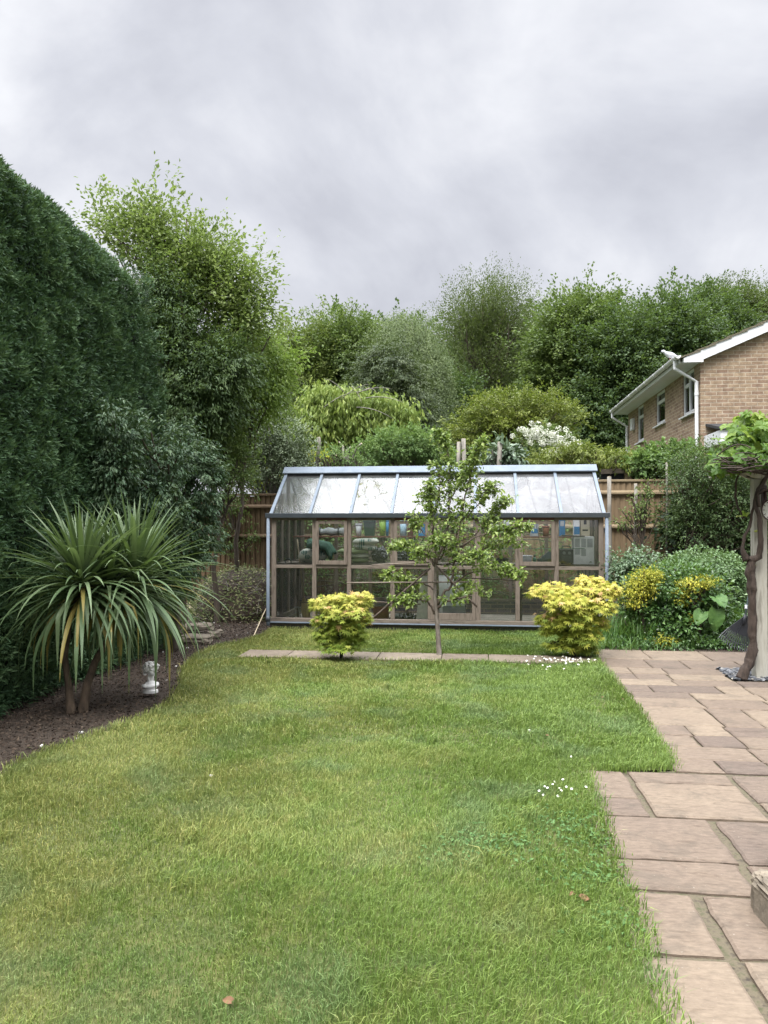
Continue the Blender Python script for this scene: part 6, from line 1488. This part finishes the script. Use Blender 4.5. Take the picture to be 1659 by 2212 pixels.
def vt6(pts, rs, nm='stem', seed=0, dys=None):
    P = [PY(*z6(x, y), Yv + (dys[i] if dys else 0)) for i, (x, y) in enumerate(pts)]; o = MB(); Q = []; RR = []
    for i in range(len(P)-1):
        for k in range(5): Q.append(P[i].lerp(P[i+1], k/5)); RR.append(rs[i]+(rs[i+1]-rs[i])*k/5)
    Q.append(P[-1]); RR.append(rs[-1]); o.tube(Q, RR, 9); ob = o.build(nm, m_vbark, t, smooth=True); wobble(ob, .010, 14, seed)
vt6([(1150, 1100), (1215, 1080), (1225, 950), (1215, 780), (1185, 690), (1200, 590), (1240, 520), (1290, 440)], [.045, .03, .026, .026, .024, .022, .020, .018], seed=2, dys=[0, -.03, -.06, -.06, -.06, -.05, 0, 0])
vt6([(1120, 1100), (1085, 1020), (1100, 930), (1140, 850), (1160, 760), (1180, 650), (1200, 560), (1260, 500)], [.04, .018, .016, .015, .014, .012, .011, .010], seed=5)
vt6([(1100, 780), (1050, 700), (1035, 620), (1040, 500), (1070, 420)], [.010, .011, .011, .010, .008], seed=7, dys=[.1, .1, .1, .1, .1])
vt6([(1210, 700), (1200, 600), (1250, 570), (1300, 570)], [.018, .017, .016, .014], seed=9, dys=[-.08]*4)
rg = np.random.default_rng(121); o = MB()
for k in range(115):                       # tangle of old canes lying on the beams
    x0 = rg.uniform(840, 1290); y0 = rg.uniform(320, 440) if x0 > 900 else rg.uniform(300, 380); l = rg.uniform(80, 300); y = Yv + rg.uniform(-.5, .6)
    a = PY(*z6(x0, y0), y); b2 = PY(*z6(x0 + l*rg.choice([-1, 1]) if x0 > 1050 else x0 + l, y0 + rg.normal()*35), y + rg.normal()*.15); o.tube(bez(a, b2, rg.normal(size=3)*.05, 7), [rg.uniform(.003, .009)]*7, 5, False)
o.build('old_canes', m_vbark, t, smooth=True)
def lobed(P, D, N, L):
    """vine leaf: broad, five shallow lobes, toothed"""
    n = len(P); D = unit(D); S = unit(np.cross(D, N)); N = np.cross(S, D); L = L[:, None]
    ang = np.radians([-165, -140, -118, -95, -72, -50, -30, -14, 0, 14, 30, 50, 72, 95, 118, 140, 165]); rad = [.42, .56, .60, .52, .72, .58, .74, .70, 1.0, .70, .74, .58, .72, .52, .60, .56, .42]
    pts = [P + D*L*.05]
    for a, r_ in zip(ang, rad): pts.append(P + (D*math.cos(a) + S*math.sin(a))*L*r_*.9 - N*L*(.16*r_*r_ - .10*abs(math.sin(a*2.5))))
    k = len(pts); V = np.stack(pts, 1).reshape(-1, 3); i = np.arange(n)[:, None]*k
    tri = np.array([[0, j, j+1] for j in range(1, k-1)]).ravel()[None]; return V, (i + tri).reshape(-1, 3), k-2
E = [ell(x, y, rx, ry, Yv + dy, .35) for x, y, rx, ry, dy in [(1585, 975, 42, 42, 0), (1625, 935, 44, 44, 0), (1660, 950, 40, 50, .1), (1570, 1000, 30, 26, -.1), (1700, 950, 50, 50, .1), (1640, 985, 50, 26, -.2), (1760, 960, 50, 40, 0), (1622, 900, 18, 14, 0)]]
C, O, _ = clumps(E, 420, rg, .45, .2); n = len(C); D = unit(O*.6 + rg.normal(size=(n, 3))*.4 + np.array([0, -.15, -.75])); N = unit(O*.6 + np.array([0, -.45, .75]) + rg.normal(size=(n, 3))*.35)
V, F, q = lobed(C, D, N, rg.uniform(.07, .135, n)); m_vine = leafmat('vine_leaf', [(.055, .115, .02), (.095, .175, .028), (.155, .235, .036), (.27, .29, .05)], .45, .45)
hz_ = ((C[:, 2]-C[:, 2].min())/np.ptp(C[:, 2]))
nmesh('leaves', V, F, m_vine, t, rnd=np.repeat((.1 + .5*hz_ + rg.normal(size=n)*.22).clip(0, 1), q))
C = np.array([PY(*z6(x, y), Yv+.0) for x, y in ((905, 440), (1100, 745), (1120, 750), (1160, 1120), (925, 460), (1200, 880), (1060, 770), (950, 420), (1155, 1140))]); n = len(C)
V, F, q = lobed(C, rg.normal(size=(n, 3)) + np.array([0, 0, -.6]), rg.normal(size=(n, 3))*.4 + np.array([0, -.8, .4]), rg.uniform(.05, .08, n)); nmesh('leaves', V, F, m_vine, t, rnd=np.repeat(rg.uniform(.6, 1, n), q))
# double sided clock on a bracket
cc = PY(1652, 1102, Yq-.02); t = thing('garden_clock', (pl+pw, Yq+.02, cc.z+.25), 'round double-sided station clock with pale dial hung on the pergola post', 'clock')
dx = Vector((-.78, -.62, 0)).normalized(); cpos = Vector((pl+.135, Yq-.16, cc.z)); rc_ = .115
m_cast = col('dark_cast_metal', (.035, .018, .016), .45)
def disc(mb, c, ax, r, h, seg=36):
    c = Vector(c); mb.tube([c - ax*h/2, c + ax*h/2], r, seg)
o = MB(); disc(o, cpos, dx, rc_, .07); case = o.build('case', m_cast, t, bevel=.004)
for s in (1, -1):
    o = MB(); q = [cpos + dx*s*.036 + (dx.cross(Vector((0, 0, 1)))*math.cos(u) + Vector((0, 0, 1))*math.sin(u))*rc_*.93 for u in np.linspace(0, 2*math.pi, 33)]; o.tube(q, .008, 6, False); o.build('bezel', m_cast, case, smooth=True)
    o = MB(); disc(o, cpos + dx*s*.0375, dx, rc_*.88, .002); dl = o.build('dial', col('cream_dial', (.50, .50, .46), .6), case)
    sx = dx.cross(Vector((0, 0, 1))).normalized()*(-s); up_ = Vector((0, 0, 1)); f0 = cpos + dx*s*.0395
    o = MB()
    for k in range(12):
        a_ = k*math.pi/6; v = sx*math.sin(a_) + up_*math.cos(a_); o.bar(f0 + v*rc_*.66, f0 + v*rc_*.82, .007, .0015, dx)
    o.build('hour_marks', m_black, dl)
    for nm, ang_, ln_ in (('hour_hand', 320, .42), ('minute_hand', 160, .62)):
        v = sx*math.sin(R(ang_)) + up_*math.cos(R(ang_)); o = MB(); o.bar(f0 + dx*s*.002 - v*.015, f0 + dx*s*.002 + v*rc_*ln_, .008, .0015, dx); o.build(nm, m_black, dl)
o = MB(); o.tube([cpos + Vector((0, 0, rc_-.01)), cpos + Vector((.0, .02, rc_+.05)), Vector((pl+pw*.8, Yq-.03, cpos.z+rc_+.09)), Vector((pl+pw*.8, Yq-.01, cpos.z+rc_+.0))], [.012, .014, .014, .012], 8); o.build('bracket', m_cast, t, smooth=True)
o = MB(); o.box(pl+pw*.55, pl+pw*.98, Yq-.014, Yq-.002, cpos.z+.02, cpos.z+rc_+.14); o.build('wall_plate', m_cast, t)
# rake leaning on the vine: fan head downwards
Yr = Yq + .42
t = thing('leaf_rake', (PY(1590, 1410, Yr).x, Yr, 0), 'black plastic fan rake leaning head down behind the vine trunk', 'rake')
hub = PY(*z7(1130, 740), Yr+.03); cen = PY(*z7(1125, 560), Yr+.05)
m_rake = col('black_rake_plastic', (.028, .030, .036), .45)
def rk(x, y, dy=0): return PY(*z7(x, y), Yr + dy)
o = MB(); arc1 = [(850, 950), (910, 1000), (980, 1040), (1060, 1075), (1130, 1092), (1200, 1100), (1275, 1098), (1350, 1080)]
o.prism([rk(1130, 740)] + [rk(x, y) for x, y in arc1], (0, .012, 0)); fan = o.build('fan_plate', m_rake, t)
for k in (2, 5): o = MB(); o.tube([rk(1130, 760, -.003), rk(*arc1[k], -.003)], .005, 5); o.build('rib', m_rake, fan)
nT = 22; A0 = (850, 950); A3 = (1350, 1080)
for k in range(nT):
    u = k/(nT-1); f_ = u*(len(arc1)-1); i = min(len(arc1)-2, int(f_)); fx = f_-i; sx_, sy_ = arc1[i][0]*(1-fx)+arc1[i+1][0]*fx, arc1[i][1]*(1-fx)+arc1[i+1][1]*fx
    dx_, dy_ = sx_-1130, sy_-700; l = math.hypot(dx_, dy_); e = (1130 + dx_/l*(600 + 60*u), 700 + dy_/l*(600 + 60*u))
    o = MB(); p0_ = rk(sx_, sy_, .004); p1_ = rk(*e, -.02); d_ = (p1_-p0_); o.tube([p0_, p0_+d_*.5, p1_ - d_.normalized()*.03, p1_ + Vector((0, -.03, -.002))], [.0075, .007, .0068, .005], 5); o.build('tine', m_rake, t)
o = MB(); br_ = []
for k in range(nT):
    u = k/(nT-1); f_ = u*(len(arc1)-1); i = min(len(arc1)-2, int(f_)); fx = f_-i; sx_, sy_ = arc1[i][0]*(1-fx)+arc1[i+1][0]*fx, arc1[i][1]*(1-fx)+arc1[i+1][1]*fx
    dx_, dy_ = sx_-1130, sy_-700; l = math.hypot(dx_, dy_); br_.append(rk(1130 + dx_/l*(510+40*u), 700 + dy_/l*(510+40*u), -.012))
o.tube(br_, .005, 5, False); o.build('cross_brace', m_rake, t)
o = MB(); o.tube([rk(1080, 905, -.012), rk(1115, 740, -.012)], [.014, .017], 9); sck = o.build('socket', m_rake, t, smooth=True)
o = MB(); o.tube([rk(1112, 750, -.012), rk(1160, 470, .06), rk(1230, 0, .12), rk(1300, -450, .1)], .011, 9); o.build('handle', col('grey_green_tube', (.07, .10, .10), .4), t, smooth=True)
o = MB(); o.tube([rk(1122, 650, .012), rk(1128, 590, .03)], .0145, 10); o.build('label_band', m_white, t)

# ================================================================== STONES, HEAP, SMALL THINGS
m_stone = pmat('buff_flagstone', (.075, .062, .046), (.185, .155, .115), 12, .9, bmp=.9, bdist=.012)
rg = np.random.default_rng(130)
def rock(name, c, s, label, cat, mat, seed, group=None, sub=3, sharp=.35, pw=.6):
    bm_ = bmesh.new(); bmesh.ops.create_icosphere(bm_, subdivisions=sub, radius=1)
    for v in bm_.verts:
        p = v.co.copy(); q = Vector([math.copysign(abs(x)**pw, x) for x in p]); q *= 1 + sharp*noise.noise(p*1.5 + Vector((seed*3.1, 0, 0))) + .08*noise.noise(p*6 + Vector((seed, 0, 0)))
        v.co = Vector((q.x*s[0], q.y*s[1], q.z*s[2]))
    me_ = bpy.data.meshes.new(name); bm_.to_mesh(me_); bm_.free(); me_.materials.append(mat); o = bpy.data.objects.new(name, me_); COL.objects.link(o)
    o.location = c; o.rotation_euler = (rg.normal()*.08, rg.normal()*.08, rg.uniform(0, 6)); return tag(o, label, cat, group)
for i, (px, py, s, z, lb) in enumerate([(425, 1385, (.26, .14, .05), .03, 'largest buff flagstone in front of the broken stone pile'), (432, 1368, (.20, .11, .04), .10, 'broken flagstone lying on top of the largest one'), (418, 1362, (.16, .10, .05), .05, 'flagstone at the back of the broken stone pile'),
        (462, 1375, (.10, .07, .045), .03, 'small broken stone right of the flagstones'), (475, 1368, (.06, .05, .03), .02, 'smallest broken stone at the right end of the pile')]):
    c = G(px, py); rock('flagstone', (c.x, c.y, z), s, lb, 'stone', m_stone, i, 'broken flagstones by the palm').rotation_euler = (.12, 0, .2*i)
m_flint = pmat('white_flint', (.35, .34, .31), (.52, .51, .48), 20, .7)
pts = [(168+0, 1596), (175, 1583), (347, 1548), (352, 1409), (452, 1350), (462, 1346), (475, 1352), (448, 1402), (470, 1405), (512, 1372), (535, 1368), (500, 1390), (380, 1440), (405, 1400), (395, 1396), (360, 1470), (440, 1345), (90, 1612), (140, 1650), (398, 1380), (540, 1356), (556, 1350), (520, 1345)]
for i, (px, py) in enumerate(pts):
    c = G(px, py); s = rg.uniform(.006, .015); rock('flint_pebble', (c.x, c.y, .004), (s*1.4, s, s*.6), 'small white flint lying on the bark bed', 'pebble', m_flint, i, 'white flints scattered over the bark bed', 2)
for i, (px, py, lb) in enumerate([(456, 1688, 'white pebble on the left half of the lawn'), (1143, 1588, 'pale pebble on the lawn right of centre')]):
    c = G(px, py); rock('lawn_pebble', (c.x, c.y, .035), (.010, .008, .008), lb, 'pebble', m_flint, 40+i, None, 2)
m_dead = pmat('dead_leaf', (.085, .042, .020), (.16, .085, .04), 14, .8)
for i, (px, py, s) in enumerate([(1180, 1600, .03), (1255, 1960, .05), (1240, 1950, .035), (1272, 1962, .03), (500, 2190, .045), (1345, 1520, .022), (1300, 1515, .02)]):
    c = G(px, py); mb_ = bigleaf('fallen_leaf', None, (c.x, c.y, .04), s*.8, s*.55, (random.uniform(-1, 1), random.uniform(-1, 1), .1), (random.uniform(-.4, .4), -.4, 1), m_dead)
    tag(mb_, 'small brown fallen leaf lying on the grass', 'leaf', 'fallen leaves on the lawn')
# lower right: rough raised stone at the paving edge
c = G(1668, 2020); rock('rough_stone_block', (c.x+.20, c.y+.02, .06), (.20, .22, .11), 'rough buff stone block beside the paving at the right edge', 'stone', m_stone, 77, None, 5, .12, .3).rotation_euler = (0, 0, .1)
c = G(1690, 1905); rock('rough_stone_slab', (c.x+.22, c.y+.06, .09), (.20, .14, .06), 'flat buff stone behind the rough block at the right edge', 'stone', m_stone, 78, None, 5, .10, .3).rotation_euler = (0, 0, -.1)
# heap of cuttings
m_heapc = leafmat('dry_cutting', [(.060, .085, .030), (.13, .165, .060), (.24, .24, .12), (.42, .38, .25)], .1, .8)
cH = PY(520, 1290, 13.2); t = thing('cuttings_heap', (cH.x, 13.2, 0), 'heap of garden cuttings and prunings beside the greenhouse', 'heap')
o = MB(); o.ball((cH.x, 13.3, -.05), 1, 30, 16, (.85, 1.0, PY(520, 1225, 13.3).z)); ob = o.build('mound', m_soil, t); wobble(ob, .09, 3)
n = 9000; d = unit(rg.normal(size=(n, 3))); d[:, 2] = abs(d[:, 2]); hh = PY(520, 1225, 13.3).z
P = np.array([cH.x, 13.3, -.05]) + d*np.array([.86, 1.0, hh])*(1 + .08*rg.normal(size=(n, 1))) ; D = unit(rg.normal(size=(n, 3))*np.array([1, 1, .45])); N = unit(d + rg.normal(size=(n, 3))*.5)
V, F, q = quads(P, D, N, rg.uniform(.03, .09, n), rg.uniform(.010, .026, n)); nmesh('cut_leaves', V, F, m_heapc, t, rnd=np.repeat(rg.beta(1.2, 1.8, n), q))
o = MB()
for k in range(110):
    d_ = unit(rg.normal(size=3)); d_[2] = abs(d_[2]); p = Vector(np.array([cH.x, 13.3, -.02]) + d_*np.array([.9, 1.05, hh])); e = Vector(unit(rg.normal(size=3)*np.array([1, 1, .3])))*rg.uniform(.12, .4); o.tube([p-e*.5, p + Vector((0, 0, .02)), p+e*.5], [.005, .004, .003], 5)
o.build('twigs', m_barkg, t)['kind'] = 'stuff'
a = G(548, 1375); b_ = PY(564, 1352, 12.3); o = MB(); o.tube([a + Vector((0, 0, .01)), Vector((b_.x+.05, 12.4, .2))], .007, 6); tag(o.build('pale_stick', m_cut), 'thin pale stick leaning at the greenhouse corner', 'stick')

# daisies
m_petal = pmat('daisy_petal', (.5, .5, .48), (.6, .6, .58), 40, .7, bmp=0); m_eye = pmat('daisy_eye', (.55, .38, .03), (.65, .48, .05), 40, .8); m_stem = pmat('daisy_stem', (.07, .14, .03), (.10, .19, .05), 10, .6)
def daisy(h):
    t = thing('daisy', (0, 0, 0), '', 'daisy'); o = MB(); o.tube([(0, 0, 0), (.003, 0, h*.6), (0, 0, h)], .0014, 4); o.build('stem', m_stem, t)
    V = []; F = []
    for k in range(14):
        a_ = 2*math.pi*k/14; d = Vector((math.cos(a_), math.sin(a_), .18)); s = Vector((-math.sin(a_), math.cos(a_), 0)); c = Vector((0, 0, h)); i = len(V)
        V += [c + d*.003 - s*.0012, c + d*.010 - s*.0026, c + d*.0125, c + d*.010 + s*.0026, c + d*.003 + s*.0012]; F.append((i, i+1, i+2, i+3, i+4))
    o = MB(); o.add(V, F); ob = o.build('petals', m_petal, t); o = MB(); o.ball((0, 0, h+.001), .0042, 8, 5, (1, 1, .6)); o.build('eye', m_eye, ob); return t
protos = [daisy(.05), daisy(.06)]
LB = ['small white daisy open in the grass under the spreading golden maple', 'long-stemmed white daisy in the grass beside the paving step']
dz_ = []
for k in range(58):
    while True:
        x = 1205 + rg.normal()*38; y = 1432 + rg.normal()*9 - (x-1205)*.10
        if 1125 < x < 1290 and 1418 < y < 1454: break
    dz_.append((x, y, 0))
dz_ += [(x, y, 1) for x, y in [(1168, 1722), (1175, 1712), (1190, 1702), (1195, 1708), (1180, 1728), (1218, 1700), (1222, 1712), (1212, 1716), (1205, 1722), (1236, 1718), (1262, 1716), (1232, 1644), (1200, 1730), (1186, 1716)]]
first = [True, True]
for x, y, g in dz_:
    if first[g]: r_ = protos[g]; first[g] = False
    else: r_ = copy_tree(protos[g])
    c = G(x, y); r_.location = (c.x, c.y, .01); s = rg.uniform(.85, 1.35)*(.85 if g == 0 else .55); r_.scale = (s, s, s); r_.rotation_euler = (R(28) + rg.normal()*.15, rg.normal()*.2, rg.normal()*.5)
    r_['label'] = LB[g]; r_['group'] = ['daisies under the spreading maple', 'daisies beside the paving step'][g]
